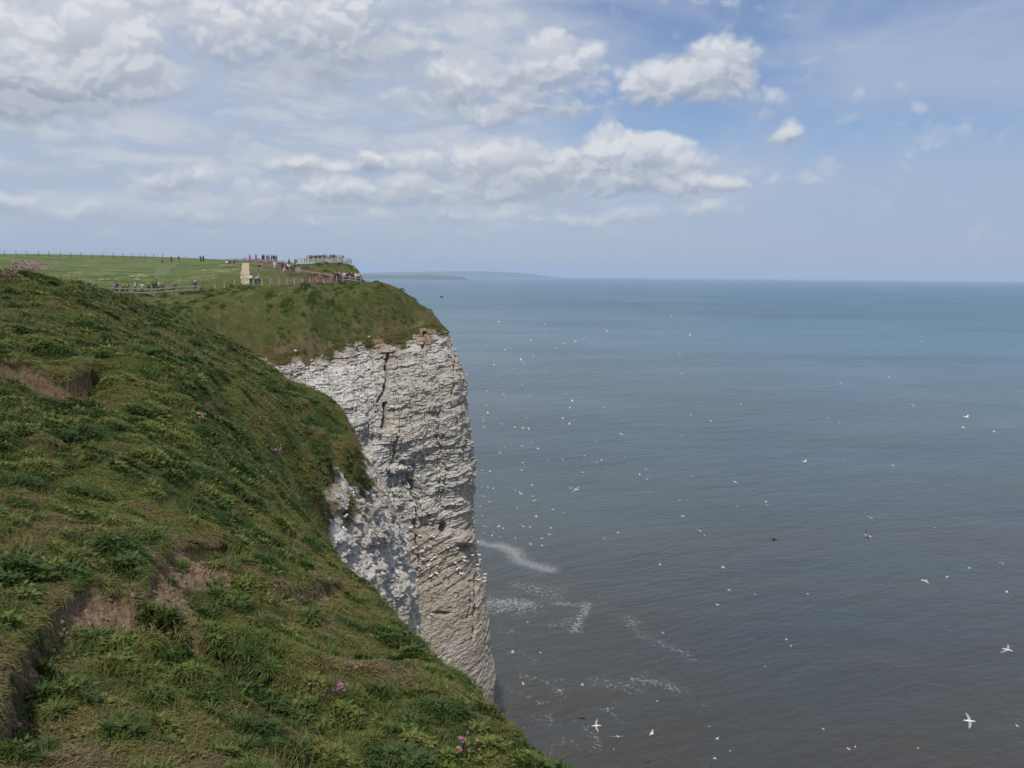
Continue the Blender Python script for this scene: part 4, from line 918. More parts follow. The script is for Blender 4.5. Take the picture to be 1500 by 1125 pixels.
fence('viewing_platform_fence', [PLAT[-1], (PLAT[-1][0]+.25, PLAT[-1][1]+2.6, PLAT[-1][2]), (PLAT[-1][0]+.3, PLAT[-1][1]+5, PLAT[-1][2])], 'short return of the platform fence at its seaward end', M_PALE, 1.15, .12, (.18, .48, .78, 1.08), (), .13, .04)
fence('field_fence', [foot(a, 236) for a in (-8,9,26,42,58.6,74,91,106,121,136.6,152.6,167.6,182,195.6,207,215,227,240)], 'dark stake and wire fence along the skyline of the field', M_OLDP, 1.75, .12, (), (.5, .9, 1.3, 1.6))
DF = [ground_hit(a, b, ground, 100, 260) for a, b in ((229,407),(232,406),(235,404.5),(238,403),(241,401),(244,399),(247,397),(250.5,394.5),(254,392),(258,389.5),(262,387),(266,384.5),(270,382.5),(275,381))]
fence('field_fence', [(p[0], p[1], GZ(p[0], p[1])) for p in DF], 'diagonal line of pale stakes crossing the green field', M_PALE, 1.25, .10, (), (.4, .8, 1.15))
fence('notice_panel', [foot(433.5,163.5), foot(440,163.5)], 'weathered board panel beside the crowd at the path end', M_WOOD, 1.3, .09, (.35, .62, .89, 1.16), (), .24, .03, cat='sign board')

# ------------------------------------------------------------------ people
def skin_mesh(name, joints, edges, radii, sub=1, root=0):
    me = D.meshes.new('tmp'); me.from_pydata(joints, edges, []); o = D.objects.new('tmp', me); COL.objects.link(o)
    md = o.modifiers.new('s', 'SKIN'); md.use_smooth_shade = True
    for i, r in enumerate(radii):
        v = me.skin_vertices[0].data[i]; v.radius = r if isinstance(r, tuple) else (r, r); v.use_root = (i == root)
    if sub: o.modifiers.new('u', 'SUBSURF').levels = sub
    dg = bpy.context.evaluated_depsgraph_get(); out = D.meshes.new_from_object(o.evaluated_get(dg)); out.name = name
    D.objects.remove(o); D.meshes.remove(me); return out
def body_joints(pose):
    """a standing figure of 1.7 m facing -y; joints by name"""
    J = {'pel': (0, 0, .92), 'waist': (0, 0, 1.06), 'chest': (0, .01, 1.27), 'neck': (0, .01, 1.44), 'head': (0, -.015, 1.55), 'crown': (0, .0, 1.68), 'nose': (0, -.125, 1.575)}
    lean = {'lean': .30, 'walk': .05, 'look': .08, 'stoop': .65}.get(pose, 0.0)
    for s, n in ((-1, 'l'), (1, 'r')):
        st = {'walk': (.22*s, -.10*s)}.get(pose, (0, 0))
        J['hip'+n] = (.095*s, 0, .88); J['knee'+n] = (.11*s, -.02-st[0]*.6, .49); J['ank'+n] = (.12*s, .02-st[0]*1.3, .09); J['toe'+n] = (.14*s, -.12-st[0]*1.3, .035)
        J['sh'+n] = (.185*s, .01, 1.39)
        if pose in ('look', 'photo'): J['el'+n] = (.27*s, -.16, 1.24); J['wr'+n] = (.09*s, -.26, 1.50); J['ha'+n] = (.04*s, -.25, 1.57)
        elif pose == 'lean': J['el'+n] = (.25*s, -.22, 1.13); J['wr'+n] = (.13*s, -.44, 1.08); J['ha'+n] = (.07*s, -.50, 1.08)
        elif pose == 'walk': J['el'+n] = (.24*s, .06+.10*s, 1.12); J['wr'+n] = (.23*s, -.04+.16*s, .90); J['ha'+n] = (.22*s, -.07+.17*s, .80)
        elif pose == 'stoop': J['el'+n] = (.24*s, -.15, 1.10); J['wr'+n] = (.20*s, -.34, .98); J['ha'+n] = (.17*s, -.40, .93)
        else: J['el'+n] = (.235*s, .03, 1.12); J['wr'+n] = (.235*s, -.05, .89); J['ha'+n] = (.225*s, -.07, .79)
    if pose == 'sit':
        for s, n in ((-1, 'l'), (1, 'r')):
            J['hip'+n] = (.095*s, 0, .90); J['knee'+n] = (.15*s, -.40, 1.12); J['ank'+n] = (.13*s, -.52, .86); J['toe'+n] = (.14*s, -.66, .81); J['el'+n] = (.24*s, -.14, 1.16); J['wr'+n] = (.16*s, -.36, 1.14); J['ha'+n] = (.12*s, -.43, 1.16)
    if lean:
        for k, (x, y, z) in list(J.items()):
            if z > .93 and not (k.startswith(('hip', 'knee', 'ank', 'toe')) or (pose == 'lean' and k[:2] in ('el', 'wr', 'ha'))):
                h = z-.92; J[k] = (x, y-h*math.sin(lean), .92+h*math.cos(lean))
    if pose == 'sit':
        for k, (x, y, z) in list(J.items()): J[k] = (x, y, z-.78)
    return J
BE = [('pel','waist'),('waist','chest'),('chest','neck'),('neck','head'),('head','crown'),('head','nose')]+[(a+n, b+n) for n in 'lr' for a, b in (('hip','knee'),('knee','ank'),('ank','toe'),('sh','el'),('el','wr'),('wr','ha'))]+[('pel','hip'+n) for n in 'lr']+[('chest','sh'+n) for n in 'lr']
BR = {'pel': (.135,.10), 'waist': (.12,.09), 'chest': (.15,.105), 'neck': .05, 'head': (.075,.092), 'crown': (.055,.065), 'nose': .018, 'hip': .085, 'knee': .055, 'ank': .038, 'toe': .035, 'sh': .06, 'el': .042, 'wr': .030, 'ha': .033}
def part_mesh(name, J, keep, grow, over={}):
    ks = [k for k in J if k in keep]; ix = {k: i for i, k in enumerate(ks)}
    ed = [(ix[a], ix[b]) for a, b in BE if a in ix and b in ix]; rad = []
    for k in ks:
        r = over.get(k.rstrip('lr') if k not in ('pel',) else k, BR.get(k) or BR.get(k[:-1])); rad.append(tuple(c+grow for c in r) if isinstance(r, tuple) else r+grow)
    return skin_mesh(name, [J[k] for k in ks], ed, rad, 1, ks.index('pel') if 'pel' in ks else 0)
def cap_mesh(name, J, hat):
    c = Vector(J['crown']); h = Vector(J['head']); ax = (c-h).normalized(); bm = bmesh.new()
    bmesh.ops.create_uvsphere(bm, u_segments=10, v_segments=7, radius=1)
    for v in list(bm.verts):
        if v.co.z < (-.05 if hat else -.45): v.co.z = (-.05 if hat else -.45)-(0 if hat else .0)
        if hat and v.co.z <= -.04: v.co.x *= 1.45; v.co.y *= 1.45
        if not hat and v.co.y < -.45 and v.co.z < .35: v.co.y = -.45
    q = Vector((0, 0, 1)).rotation_difference(ax).to_matrix().to_4x4()
    bmesh.ops.transform(bm, matrix=Matrix.Translation(h+ax*(.075 if hat else .055)) @ q @ Matrix.Diagonal((.105, .122, .105 if not hat else .10, 1)), verts=bm.verts)
    me = D.meshes.new(name); bm.to_mesh(me); bm.free(); me.polygons.foreach_set('use_smooth', [True]*len(me.polygons)); return me
def pack_mesh(J):
    c = Vector(J['chest']); w = Vector(J['waist']); bm = bmesh.new(); box(bm, w+Vector((0, .17, 0)), c+Vector((0, .19, .06)), .30, .17, (0, 1, 0)); bmesh.ops.bevel(bm, geom=bm.edges[:], offset=.05, segments=2, affect='EDGES')
    me = D.meshes.new('backpack'); bm.to_mesh(me); bm.free(); return me
COLS = {'white': (.74,.74,.73), 'black': (.020,.020,.024), 'navy': (.025,.033,.07), 'blue': (.11,.21,.40), 'pale blue': (.22,.42,.58), 'grey': (.25,.25,.26), 'tan': (.40,.31,.20), 'red': (.36,.05,.05), 'maroon': (.12,.035,.055), 'pink': (.62,.36,.33), 'green': (.08,.15,.10), 'cream': (.66,.60,.48), 'brown': (.10,.065,.04), 'purple': (.13,.08,.16), 'skin': (.50,.33,.25), 'hair': (.05,.035,.022), 'teal': (.10,.30,.36), 'fair': (.36,.27,.15)}
CM = {k: mat(('cloth_' if k not in ('skin', 'hair', 'fair') else '')+k.replace(' ', '_'), c, .85, .15, 25) for k, c in COLS.items()}
TORSO = ['pel', 'waist', 'chest', 'neck']+[a+n for a in ('sh', 'el', 'wr') for n in 'lr']; LEGS = ['pel']+[a+n for a in ('hip', 'knee', 'ank') for n in 'lr']
PT = {}
def person_parts(pose):
    if pose not in PT:
        J = body_joints(pose); tj = [k for k in TORSO if k != 'neck']+['neck']
        PT[pose] = dict(person=part_mesh('person', J, list(J), 0), jacket=part_mesh('jacket', J, tj, .018, {'neck': .055}), trousers=part_mesh('trousers', J, LEGS, .016), hair=cap_mesh('hair', J, False), hat=cap_mesh('hat', J, True), backpack=pack_mesh(J))
        for k, me in PT[pose].items(): me.materials.clear(); me.materials.append(CM['skin'])
    return PT[pose]
def person(loc, rz, pose, top, bottom, head, label, group=None, pack=None, h=1.0):
    pm = person_parts(pose); root = D.objects.new('person', pm['person']); COL.objects.link(root); root.location = loc; root.rotation_euler = (0, 0, rz); root.scale = (h, h, h)
    hat = head in ('white hat', 'pink hat', 'cream hat'); cm = head.split()[0]
    for nm, col in (('jacket', top), ('trousers', bottom), ('hat' if hat else 'hair', cm if hat else head))+((('backpack', pack),) if pack else ()):
        o = D.objects.new(nm, pm[nm]); COL.objects.link(o); o.parent = root; o.material_slots[0].link = 'OBJECT'; o.material_slots[0].material = CM[col]
    return tag(root, label, 'person', group)
def stand(px, Y, rz, pose, top, bottom, head, label, group=None, pack=None, h=1.0, dz=0.0, dx=0.0):
    f = foot(px, Y, dz); return person((f[0]+dx, f[1], f[2]), rz, pose, top, bottom, head, label, group, pack, h)
PI = math.pi; g1 = 'people at the near viewpoint fence'
for q in [(165.5,118,2.6,'lean','blue','navy','hair','person in blue jacket leaning at the left end of the near rail fence'),
  (170,119.5,3.4,'stand','navy','black','hair','person in navy standing close behind the blue jacket at the near fence'),
  (179,118.5,3.0,'lean','black','black','fair','fair-haired person in black leaning over the near fence'),
  (185,118.8,2.8,'lean','black','navy','hair','dark-haired person in black leaning beside the fair-haired one at the near fence'),
  (196.8,117.6,3.5,'lean','grey','black','white hat','person in white hat and grey top leaning on the near fence'),
  (207,119.5,.2,'photo','white','black','hair','person in white top holding a camera up at the near fence'),
  (217,119.6,.3,'look','grey','black','hair','person in grey top with black backpack straps looking through binoculars'),
  (225,120.5,3.9,'stand','black','black','hair','person in black standing by the middle post of the near fence'),
  (229.5,121.5,2.5,'stand','navy','brown','hair','person in navy half hidden behind the middle of the near fence'),
  (232,120.4,3.0,'look','tan','green','fair','person in tan jacket at the middle of the near fence'),
  (237.5,119.9,3.2,'stand','maroon','black','pink hat','person in maroon jacket and pink hat at the near fence'),
  (254.5,122,2.2,'stoop','purple','navy','hair','person in purple bending down behind the near fence'),
  (285,121.8,2.9,'stand','black','maroon','white hat','lone person in white hat and black jacket at the right end of the near fence')]:
    stand(*q, group=g1)
stand(367.3,126.5,PI,'walk','white','black','hair','person in white top and dark trousers walking up the tan footpath')
stand(374.5,125.4,2.6,'stoop','pale blue','navy','hair','stooping person in pale blue coat behind the stakes beside the footpath', h=.92)
stand(379,125.8,3.6,'lean','teal','navy','white hat','person in teal coat and pale hat next to the stooping blue coat', h=.95)
stand(380,160,.4,'walk','black','grey','fair','lone walker in black on the green slope right of the footpath')
for q in [(333.2,176.5,0,'sit','white','grey','hair','seated person in white by the skyline left of the path'), (337,177,.5,'sit','black','black','hair','seated person in black beside the seated white one'),
          (339.5,177.3,0,'stand','cream','grey','fair','small standing figure in cream between two seated people'), (343.5,177.6,.8,'sit','maroon','black','hair','seated person in maroon at the right of the small seated group')]: stand(*q, group='people resting left of the footpath', h=.9)
for i, (px, top) in enumerate([(239,'brown'),(252.3,'black'),(263.2,'navy')]):
    stand(px, 205, .5*i, 'stand' if i else 'sit', top, 'black', 'hair', ['dark seated figure on the skyline of the field','tallest dark figure walking on the field skyline','dark figure on the field skyline nearest the hump'][i], 'figures on the field skyline')
for i, px in enumerate((295.5, 299)): stand(px, 198, 1.2*i, 'stoop' if i == 0 else 'stand', 'black' if i else 'brown', 'black', 'hair', ['stooping half of the dark pair on the skyline hump', 'upright half of the dark pair on the skyline hump'][i], 'figures on the field skyline')
sky = [(367,'grey'),(376,'navy'),(385.5,'black'),(387.5,'maroon'),(392,'navy'),(394.5,'grey'),(398.5,'purple'),(401.3,'black'),(403.5,'navy'),(406.2,'black')]
for i, (px, top) in enumerate(sky):
    stand(px, 197+(i % 3)*1.2, i*1.3, ('stand', 'walk', 'stand')[i % 3], top, 'black', 'hair', 'person in %s on the skyline above the campion, %s from the left' % (top, ['first','second','third','fourth','fifth','sixth','seventh','eighth','ninth','tenth'][i]), 'figures on the skyline above the campion')
stand(402.6,170,.2,'stand','cream','white','fair','person in pale clothes standing alone left of the crowd'); stand(409.5,171,.9,'stand','purple','grey','hair','person in dull purple between the pale figure and the crowd')
crowd = [(413.5,171,'navy','black','hair','stand'),(415.2,171.8,'black','black','hair','walk'),(416.5,166,'pink','cream','fair','sit'),(418.3,166.4,'cream','white','hair','sit'),(417.5,173.5,'pink','grey','fair','stand'),(420.5,170.5,'black','navy','hair','stand'),
  (422.6,169,'white','black','hair','walk'),(424,178,'green','black','hair','stand'),(425.6,165.6,'white','tan','fair','stand'),(427.2,168.4,'navy','black','hair','lean'),(426.5,178.6,'white','grey','white hat','stand'),(428.5,170.8,'grey','black','hair','stand'),(430,168.2,'black','black','hair','walk'),(431.8,170,'black','grey','hair','stand'),(432.4,178.2,'navy','tan','hair','stand'),(433.8,179,'maroon','cream','hair','walk'),(434.6,165.8,'black','black','hair','sit'),(423.3,165.9,'tan','red','hair','walk'),(429.5,165.4,'grey','green','fair','stand')]
nth = ['first','second','third','fourth','fifth','sixth','seventh','eighth','ninth','tenth','eleventh','twelfth','thirteenth','fourteenth','fifteenth','sixteenth','seventeenth','eighteenth','nineteenth','twentieth','twenty-first','twenty-second','twenty-third','twenty-fourth']
for i, (px, Y, top, bot, hd, po) in enumerate(sorted(crowd)):
    stand(px, Y, i*1.1+.3, po, top, bot, hd, '%s person in %s top, %s from left in the crowd at the path junction' % ({'sit': 'seated', 'walk': 'walking', 'stand': 'standing', 'lean': 'leaning'}[po], top, nth[i]), 'crowd at the path junction', pack='black' if i % 4 == 1 else None)
pcol = ['white','grey','navy','black','navy','brown','black','black','green','navy','black','tan','navy','black','maroon','white','navy','red','black','black','grey','navy','grey','black']
pxs_ = [446.5,450.3,453.8,455.6,457.4,460.2,462.7,464.4,466,468.6,470.8,473,475,477,479.2,481.5,484,486.4,489,491.2,494,497.5,500,502.5]
for i, (px, top) in enumerate(zip(pxs_, pcol)):
    stand(px, 187.2+(i*7 % 5)*.45, PI*(.6+.12*(i % 7)), ('stand', 'look', 'lean')[i % 3], top, ('black', 'navy', 'grey')[i % 3], 'hair' if i % 5 else 'white hat', 'person in %s on the far viewing platform, %s from the left' % (top, nth[i]), 'people on the far viewing platform', h=1.02, dz=.35)
tip = [(491,140,'maroon','black','fair','stand'),(493.4,140.4,'navy','black','hair','stand'),(497,139.6,'navy','navy','white hat','stand'),(500,139.8,'black','grey','hair','stoop'),(503.5,138.6,'cream','black','fair','stand'),(506.5,139.2,'grey','black','hair','lean'),(509.5,139,'black','black','hair','stand'),(515.5,139.4,'black','black','hair','lean'),(521.5,138.6,'white','black','fair','stand'),(525.5,138.9,'pink','black','fair','lean')]
for i, (px, Y, top, bot, hd, po) in enumerate(tip):
    stand(px, Y, PI*.9+.3*(i % 4), po, top, bot, hd, 'person in %s top at the headland tip fence, %s from the left' % (top, nth[i]), 'group at the headland tip')

# ------------------------------------------------------------------ birds
M_BW = mat('white_feathers', (.80,.80,.78), .7, .05, 20); M_BK = mat('black_feathers', (.022,.020,.020), .7); M_GY = mat('grey_feathers', (.36,.37,.39), .7); M_CR = mat('cream_head', (.70,.56,.30), .7); M_BILL = mat('bill', (.38,.40,.42), .5)
def bird_mesh(name, dihedral=.12, sweep=.16, tip='black', wing='white', span=1.8, up=0.0):
    """one lofted surface from wing tip to wing tip, the body as its deep middle sections; flies towards -y"""
    hs = span/2; st = [(1.0, .015, .008, .40), (.90, .10, .012, .30), (.72, .17, .018, .17), (.52, .20, .026, .05), (.32, .21, .034, -.02), (.16, .24, .045, -.02), (.10, .36, .07, 0), (.065, .78, .13, 0), (.0, .96, .155, 0)]
    st = [(-a, b, c, d) for a, b, c, d in st]+[(a, b, c, d) for a, b, c, d in st[-2::-1]]
    n = 12; V = []; Fc = []; mi = []
    for (u, ch, th, back) in st:
        au = abs(u); x = u*hs; zc = dihedral*hs*au-up*hs*max(0, au-.5)*1.6; yc = back*sweep/.16*hs
        for k in range(n):
            a = 2*math.pi*k/n; c_, s_ = math.cos(a), math.sin(a); prof = (abs(s_)**.8)*np.sign(s_)*(.55+.45*(1 if au > .1 else (1-.35*abs(c_)**3)))
            V.append((x, yc-c_*ch/2, zc+prof*th/2))
    m = len(st)
    for i in range(m-1):
        for k in range(n):
            Fc.append((i*n+k, i*n+(k+1) % n, (i+1)*n+(k+1) % n, (i+1)*n+k)); um = abs(st[i][0]+st[i+1][0])/2; yk = -math.cos(2*math.pi*(k+.5)/n)
            mi.append(1 if um > .70 else (2 if um > .11 and wing == 'grey' else (3 if um < .05 and yk < -.7 else 0)))
    Fc.append(tuple(range(n))[::-1]); mi.append(1); Fc.append(tuple((m-1)*n+k for k in range(n))); mi.append(1)
    me = D.meshes.new(name); me.from_pydata(V, [], Fc)
    for q in (M_BW, M_BK if tip == 'black' else M_GY, M_GY, M_CR if wing == 'white' else M_BW): me.materials.append(q)
    me.polygons.foreach_set('material_index', mi); me.polygons.foreach_set('use_smooth', [True]*len(Fc)); me.update(); return me
GAN = [bird_mesh('gannet', d, s, 'black', 'white', 1.8, u) for d, s, u in ((.10,.16,0),(.35,.18,.15),(.55,.20,.5),(-.10,.2,.1))]
FUL = [bird_mesh('gull', d, s, 'grey', 'grey', 1.1, u) for d, s, u in ((.06,.12,0),(.30,.16,.2))]
DARK = bird_mesh('auk', .15, .14, 'black', 'white', .62, 0); DARK.materials.clear()
for _ in range(4): DARK.materials.append(M_BK)
def fly(px, py, size, kind, yaw, roll, pitch, label, group=None, shape=0):
    me, span, nm = {'g': (GAN[shape % 4], 1.8, 'gannet'), 'f': (FUL[shape % 2], 1.1, 'gull'), 'd': (DARK, .62, 'dark_seabird')}[kind]
    dist = span*F/size; d = ray(px, py); d = d/np.linalg.norm(d); mx = (97/-d[2]) if d[2] < 0 else 1e9; dist = min(dist, mx*.93)
    p = EYE+d*dist; o = D.objects.new(nm, me); COL.objects.link(o); o.location = p; o.rotation_euler = Euler((pitch, roll, yaw), 'XYZ'); s = size*dist/F/span; o.scale = (s, s, s)
    return tag(o, label, 'bird', group)
BIG = [(1420,1056,18,'f',1.45,-.85,.1,'grey-winged gull banking low in the bottom right of the sea',0),(1271.5,785,19,'g',.9,.9,.2,'large white gannet with black wing tips, lower of a pair over the sea',0),(1275,758.5,14,'g',.7,.8,.2,'white gannet just above the larger gannet of the pair',1),
 (1467,825,12,'g',.9,.4,.1,'white gannet near the right edge of the sea',2),(1355,851.5,13,'f',.5,.1,.1,'white gull with raised wings left of the right-edge gannet',1),(1475,952,17,'f',.5,-.45,-.25,'pale gull gliding near the lower right edge',1),(1416,611,12,'g',.4,-.3,.1,'white bird with one dark wing high at the right',2),(1179,676,11,'g',.5,-.3,0,'white gannet over the mid sea right of centre',1),
 (904.5,1079,20,'f',.05,0,-.5,'gull seen head-on with level wings near the bottom',0),(873.5,1063,16,'f',-1.5,.9,.1,'grey-winged gull flying left beside foam at the bottom',0),(955,1074,12,'g',.8,-.6,.2,'white bird with dark wing at bottom centre',2),(1024,777,10,'f',.6,.4,.1,'white gull with upright wing over the middle sea',1),
 (885,789,8,'g',.1,.8,0,'small white bird diving in the middle of the sea',2),(785,757,11,'g',1.2,.1,.2,'white bird right of the cliff level with the gannet ledges',1),(775,581,8,'g',.15,1.1,0,'white bird banking steeply right of the cliff',0),(853,692,8,'g',.7,.2,0,'bright white bird right of the alcove level',1),(844,717,14,'f',.6,-.5,-.2,'pale gull with long level wings under the bright white bird',0),
 (707,611,6,'g',.4,0,0,'white bird close against the cliff edge',1),(647,435,8,'d',.5,.6,0,'black bird flying above the headland shoulder against pale sea',0),(1134,791,7,'d',1.3,1.0,0,'dark auk flying low over the brown sea',0),(852,1052,8,'d',1.4,.2,0,'dark auk skimming the water near bottom centre',0),(771,612,9,'f',.1,1.0,0,'white bird with vertical wings right of the cliff face',0),(779,545,7,'g',.7,.5,0,'white bird in the upper flock nearest the cliff',1),(766,771,8,'f',.5,.3,.1,'pale bird low against the foam right of the ledges',1),
 (930,471,7,'g',1.2,.2,.1,'highest white bird over the far blue sea',1),(851,489,6,'g',1.0,.2,0,'white bird over the blue band of the sea',2),(953,536,6,'g',.5,.6,0,'white bird alone over the mid blue sea',1),(910,636,8,'f',1.2,.1,.2,'grey bird with dark tips over the mid sea',0),(871,556,6,'g',1.0,.4,0,'pale bird above the mid sea left of the lone one',2),(1369,773,5,'g',.4,.2,0,'small white speck of a bird right of the gannet pair',1)]
for q in BIG: fly(q[0], q[1], q[2], q[3], q[4], q[5], q[6], q[7], None, q[8])
SMALL = [(703,464),(731,471),(798,492),(800,490),(855,496),(866,504),(889,485),(1011,491),(996,519),(999,547),(763,527),(767,533),(724,534),(781,522),(798,545),(871,545),(829,577),(838,587),(713,594),(835,597),(843,608),(884,597),(824,613),(840,616),(766,627),(754,626),(775,629),(1012,608),(1041,616),(1085,592),
 (774,627),(735,642),(778,648),(788,657),(750,653),(874,647),(856,668),(874,677),(881,674),(717,690),(766,678),(803,675),(824,673),(785,698),(761,709),(718,690),(706,714),(765,724),(754,717),(717,735),(758,744),(783,733),(836,715),(1013,698),(946,687),(937,695),(948,702),(996,733),(1077,706),(1180,561),(1302,552),(1337,594),(1231,561),(1214,613),(1230,620),(1237,674),(1308,682),(1123,740),(1145,722),(1411,626),(1456,632),(1350,500),(1419,513),
 (703,742),(796,743),(758,744),(755,788),(763,787),(777,797),(817,824),(1032,784),(1059,831),(1079,742),(967,827),(1068,864),(1051,886),(1152,937),(1159,946),(1120,976),(773,911),(751,955),(791,956),(971,927),(853,1003),(890,1038),(963,1027),(1039,1064),(1051,1082),(1070,1100),(1047,1111),(899,1098),(1206,1068),(1243,1097),(1253,1094),(1345,1096),(1490,1063),(1475,867),(1387,845),(1420,832),(766,1001),(820,1011),(1183,870),(1106,870),(1122,735)]
r_b = random.Random(5)
for _ in range(60):
    SMALL.append((min(1000, 706+r_b.expovariate(1/75)), r_b.uniform(455, 800)))
for i, (px, py) in enumerate(SMALL):
    fly(px, py, r_b.uniform(4.2, 7.8), 'g' if i % 3 else 'f', r_b.uniform(-1.6, 1.6), r_b.uniform(-.7, .7), r_b.uniform(-.1, .3), 'tiny white seabird flying %s' % ('over the far blue water' if py < 560 else 'in the flock close to the cliff face' if px < 850 and py < 800 else 'low over the foam streaked brown water' if px < 1120 and py >= 720 else 'over the green water in mid sea' if px < 1120 else 'over open water on the right'), 'tiny white seabirds over the sea', r_b.randrange(4))
# perched birds: one surface along a bent spine
def perch_mesh(name, spine, radii, mats, fm):
    n = 8; V = []; Fc = []; mi = []
    for i, (p, r) in enumerate(zip(spine, radii)):
        a = Vector(spine[max(0, i-1)]); b = Vector(spine[min(len(spine)-1, i+1)]); d = (b-a).normalized(); s = Vector((1, 0, 0)); u = s.cross(d).normalized()
        for k in range(n):
            t_ = 2*math.pi*k/n; V.append(tuple(Vector(p)+s*math.cos(t_)*r*.85+u*math.sin(t_)*r))
    for i in range(len(spine)-1):
        for k in range(n): Fc.append((i*n+k, i*n+(k+1) % n, (i+1)*n+(k+1) % n, (i+1)*n+k)); mi.append(fm(i, k))
    Fc.append(tuple(range(n))[::-1]); mi.append(fm(0, 0)); Fc.append(tuple((len(spine)-1)*n+k for k in range(n))); mi.append(fm(len(spine)-2, 0))
    me = D.meshes.new(name); me.from_pydata(V, [], Fc)
    for m_ in mats: me.materials.append(m_)
    me.polygons.foreach_set('material_index', mi); me.polygons.foreach_set('use_smooth', [True]*len(Fc)); me.update(); return me
GP = perch_mesh('gannet', [(0,.46,.12),(0,.32,.16),(0,.12,.20),(0,-.12,.22),(0,-.26,.30),(0,-.31,.42),(0,-.36,.50),(0,-.44,.50),(0,-.54,.48)], [.012,.06,.13,.13,.09,.055,.06,.04,.008], [M_BW, M_BK, M_CR, M_BILL], lambda i, k: 1 if i == 0 else (3 if i == 7 else (2 if i in (5, 6) else 0)))
KP = perch_mesh('kittiwake', [(0,.20,.06),(0,.12,.08),(0,.0,.11),(0,-.08,.15),(0,-.10,.20),(0,-.14,.22),(0,-.19,.21)], [.012,.04,.075,.06,.042,.04,.008], [M_BW, M_BK, M_GY], lambda i, k: 1 if i == 0 else (2 if i in (1, 2) and 4 <= k <= 7 else 0))
UP = perch_mesh('guillemot', [(0,.09,.03),(0,.08,.08),(0,.05,.18),(0,.02,.29),(0,-.01,.36),(0,-.06,.40),(0,-.13,.40)], [.02,.06,.075,.06,.04,.035,.006], [M_BW, M_BK], lambda i, k: 1 if (i > 3 or i == 0 or k in (0, 7, 6, 5, 4, 3)) else 0)
def face_point(CL, px, py):
    xg, yg, zg, pxg, pyg, at, nx, ny = CL; pxv, pyv, dp = FP[id(CL)]
    d = (pxv-px)**2+(pyv-py)**2+np.where(dp > 175, 1e6, 0); d[:3] = 1e9; i, j = np.unravel_index(np.argmin(d), d.shape)
    return Vector((xg[i, j], yg[i, j], zg[i, j])), nx[j], ny[j]
FP = {id(c): proj(c[0], c[1], c[2]) for c in (CL1, CL2)}
def perch(CL, px, py, me, nm, label, group, sc=1.0, out=.10):
    p, a, b = face_point(CL, px, py); o = D.objects.new(nm, me); COL.objects.link(o); o.location = p+Vector((a, b, 0))*out; s = sc*r_b.uniform(.9, 1.1); o.scale = (s, s, s); o.rotation_euler = (0, 0, r_b.uniform(-2.6, 2.6)); return tag(o, label, 'bird', group)
zx = lambda l: [(560+a/7.033, 760+b/7.033) for a, b in l]
GANP = zx([(175,100),(285,97),(248,187),(150,262),(305,308),(343,290),(420,295),(470,292),(392,342),(410,420),(493,427),(525,405),(310,538),(565,495),(650,520),(550,567),(490,598),(660,598),(720,565),(775,570),(605,240),(640,188),(590,288),(712,272),(708,297),(762,315),(680,357),(727,350),(812,353),(855,345),(905,340),(860,378),(905,385),(828,405),(783,433),(828,443),(860,464),(737,460),(722,488),(798,484),(788,517),(925,262),(960,252),(975,380),(922,425),(982,430),(960,485),(985,600),(975,640),(1035,622),(1030,655),(925,700),(910,768),(720,127),(512,195),(603,145),(75,125),(35,130),(110,120),(1040,585),(500,990),(960,470),(940,345),(800,575)])
for _ in range(46):
    gx_, gy_ = r_b.uniform(575, 718), r_b.gauss(818, 26)
    if gx_ < 690+(gy_-790)*.25: GANP.append((gx_, gy_))
for px, py in GANP: perch(CL1, px, py, GP, 'gannet', 'white gannet sitting on the buff lower ledges of the chalk face', 'gannets on the lower ledges', 1.02, .34)
p, a, b = face_point(CL1, 584, 836); o = D.objects.new('gannet', GAN[1]); COL.objects.link(o); o.location = p+Vector((a, b, 0))*2.0; o.rotation_euler = (.2, .6, .9); o.scale = (.8, .8, .8); tag(o, 'white bird with spread wings close against the buff face', 'bird')
zy = lambda l: [(560+a/7.03, 640+b/7.03) for a, b in l]
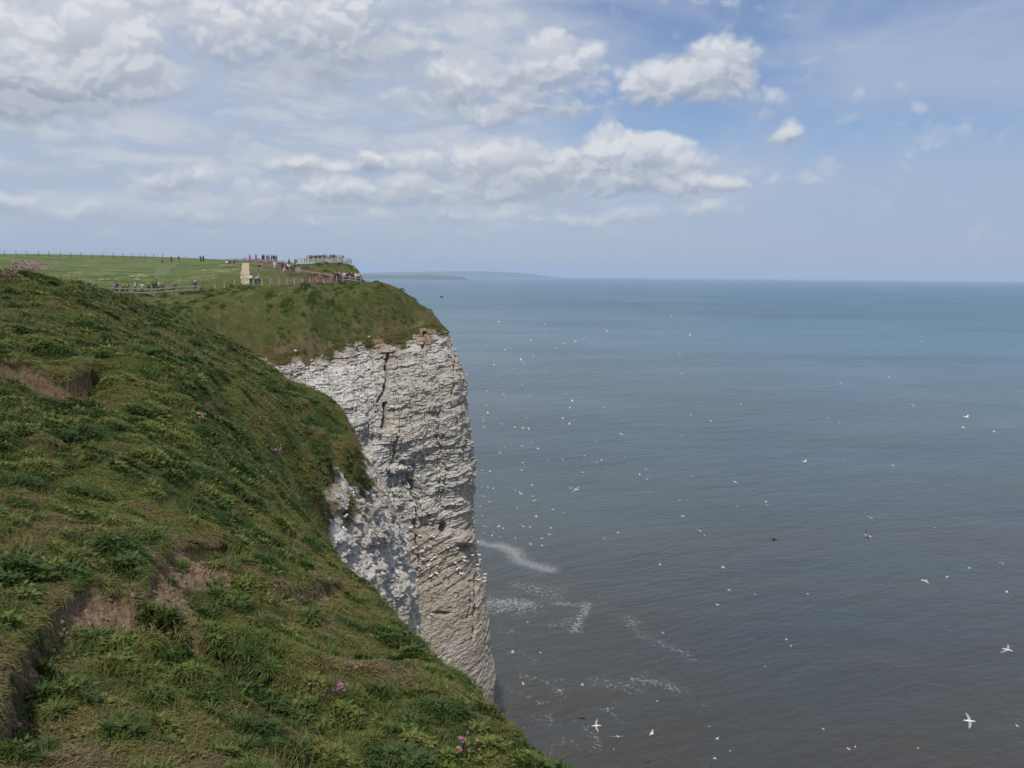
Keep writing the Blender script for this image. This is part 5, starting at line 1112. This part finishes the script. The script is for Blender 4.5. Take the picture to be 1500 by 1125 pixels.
for px, py in zy([(45,350),(110,405),(150,400),(165,430),(205,420),(50,455),(130,455),(45,500),(80,545),(120,515),(165,490),(170,525),(60,515),(100,585),(110,650),(180,640),(207,630),(205,490),(235,488),(270,490),(330,520),(375,515),(255,545),(325,650),(375,655),(340,690),(335,765),(375,720),(225,720),(70,480),(90,430),(140,500),(150,470),(30,470)]):
    perch(CL1, px, py, UP, 'guillemot', 'dark guillemot standing in the pale alcove of the chalk face', 'guillemots in the alcove', 1.25, .12)
for _ in range(95):
    px, py = r_b.uniform(560, 692), r_b.uniform(560, 960); perch(CL1, px, py, UP, 'guillemot', 'dark guillemot on a narrow ledge of the main chalk face', 'guillemots on the main face', 1.0, .10)
for _ in range(170):
    px, py = r_b.uniform(430, 692), r_b.uniform(500, 760)
    if py < 505+max(0, px-430)*.0 or px < 400+(py-510)*.9: continue
    perch(CL1, px, py, KP, 'kittiwake', 'small white kittiwake perched on the upper chalk face', 'kittiwakes on the upper face', 1.25, .12)
for _ in range(60): perch(CL2, r_b.uniform(478, 565), r_b.uniform(715, 860), KP, 'kittiwake', 'small white kittiwake perched on the chalk buttress', 'kittiwakes on the buttress', .95, .08)
# loose chalk
def stone(px, py, CL, size, label):
    p, a, b = face_point(CL, px, py); bm = bmesh.new(); bmesh.ops.create_icosphere(bm, subdivisions=3, radius=1)
    for v in bm.verts: c = v.co; f = 1+.22*float(fbm3(np.array([c.x*1.3]), np.array([c.y*1.3]), np.array([c.z*1.3]), int(px), 3)[0]); v.co = c*f
    me = D.meshes.new('chalk_boulder'); bm.to_mesh(me); bm.free(); o = link('chalk_boulder', me, M_STONE); o.location = p+Vector((a, b, .2))*size*.5; o.scale = (size, size*.8, size*.75); return tag(o, label, 'rock')
M_STONE = mat('chalk_stone', (.56, .54, .50), .9, .25, 3, .6)
stone(515,738,CL2,.32,'round pale chalk boulder on the grassy top of the buttress'); stone(432,512,CL1,.22,'pale chalk lump poking out of the turf at the left of the lip'); stone(540,487,CL1,.2,'chalk stone in the turf at the middle of the lip')
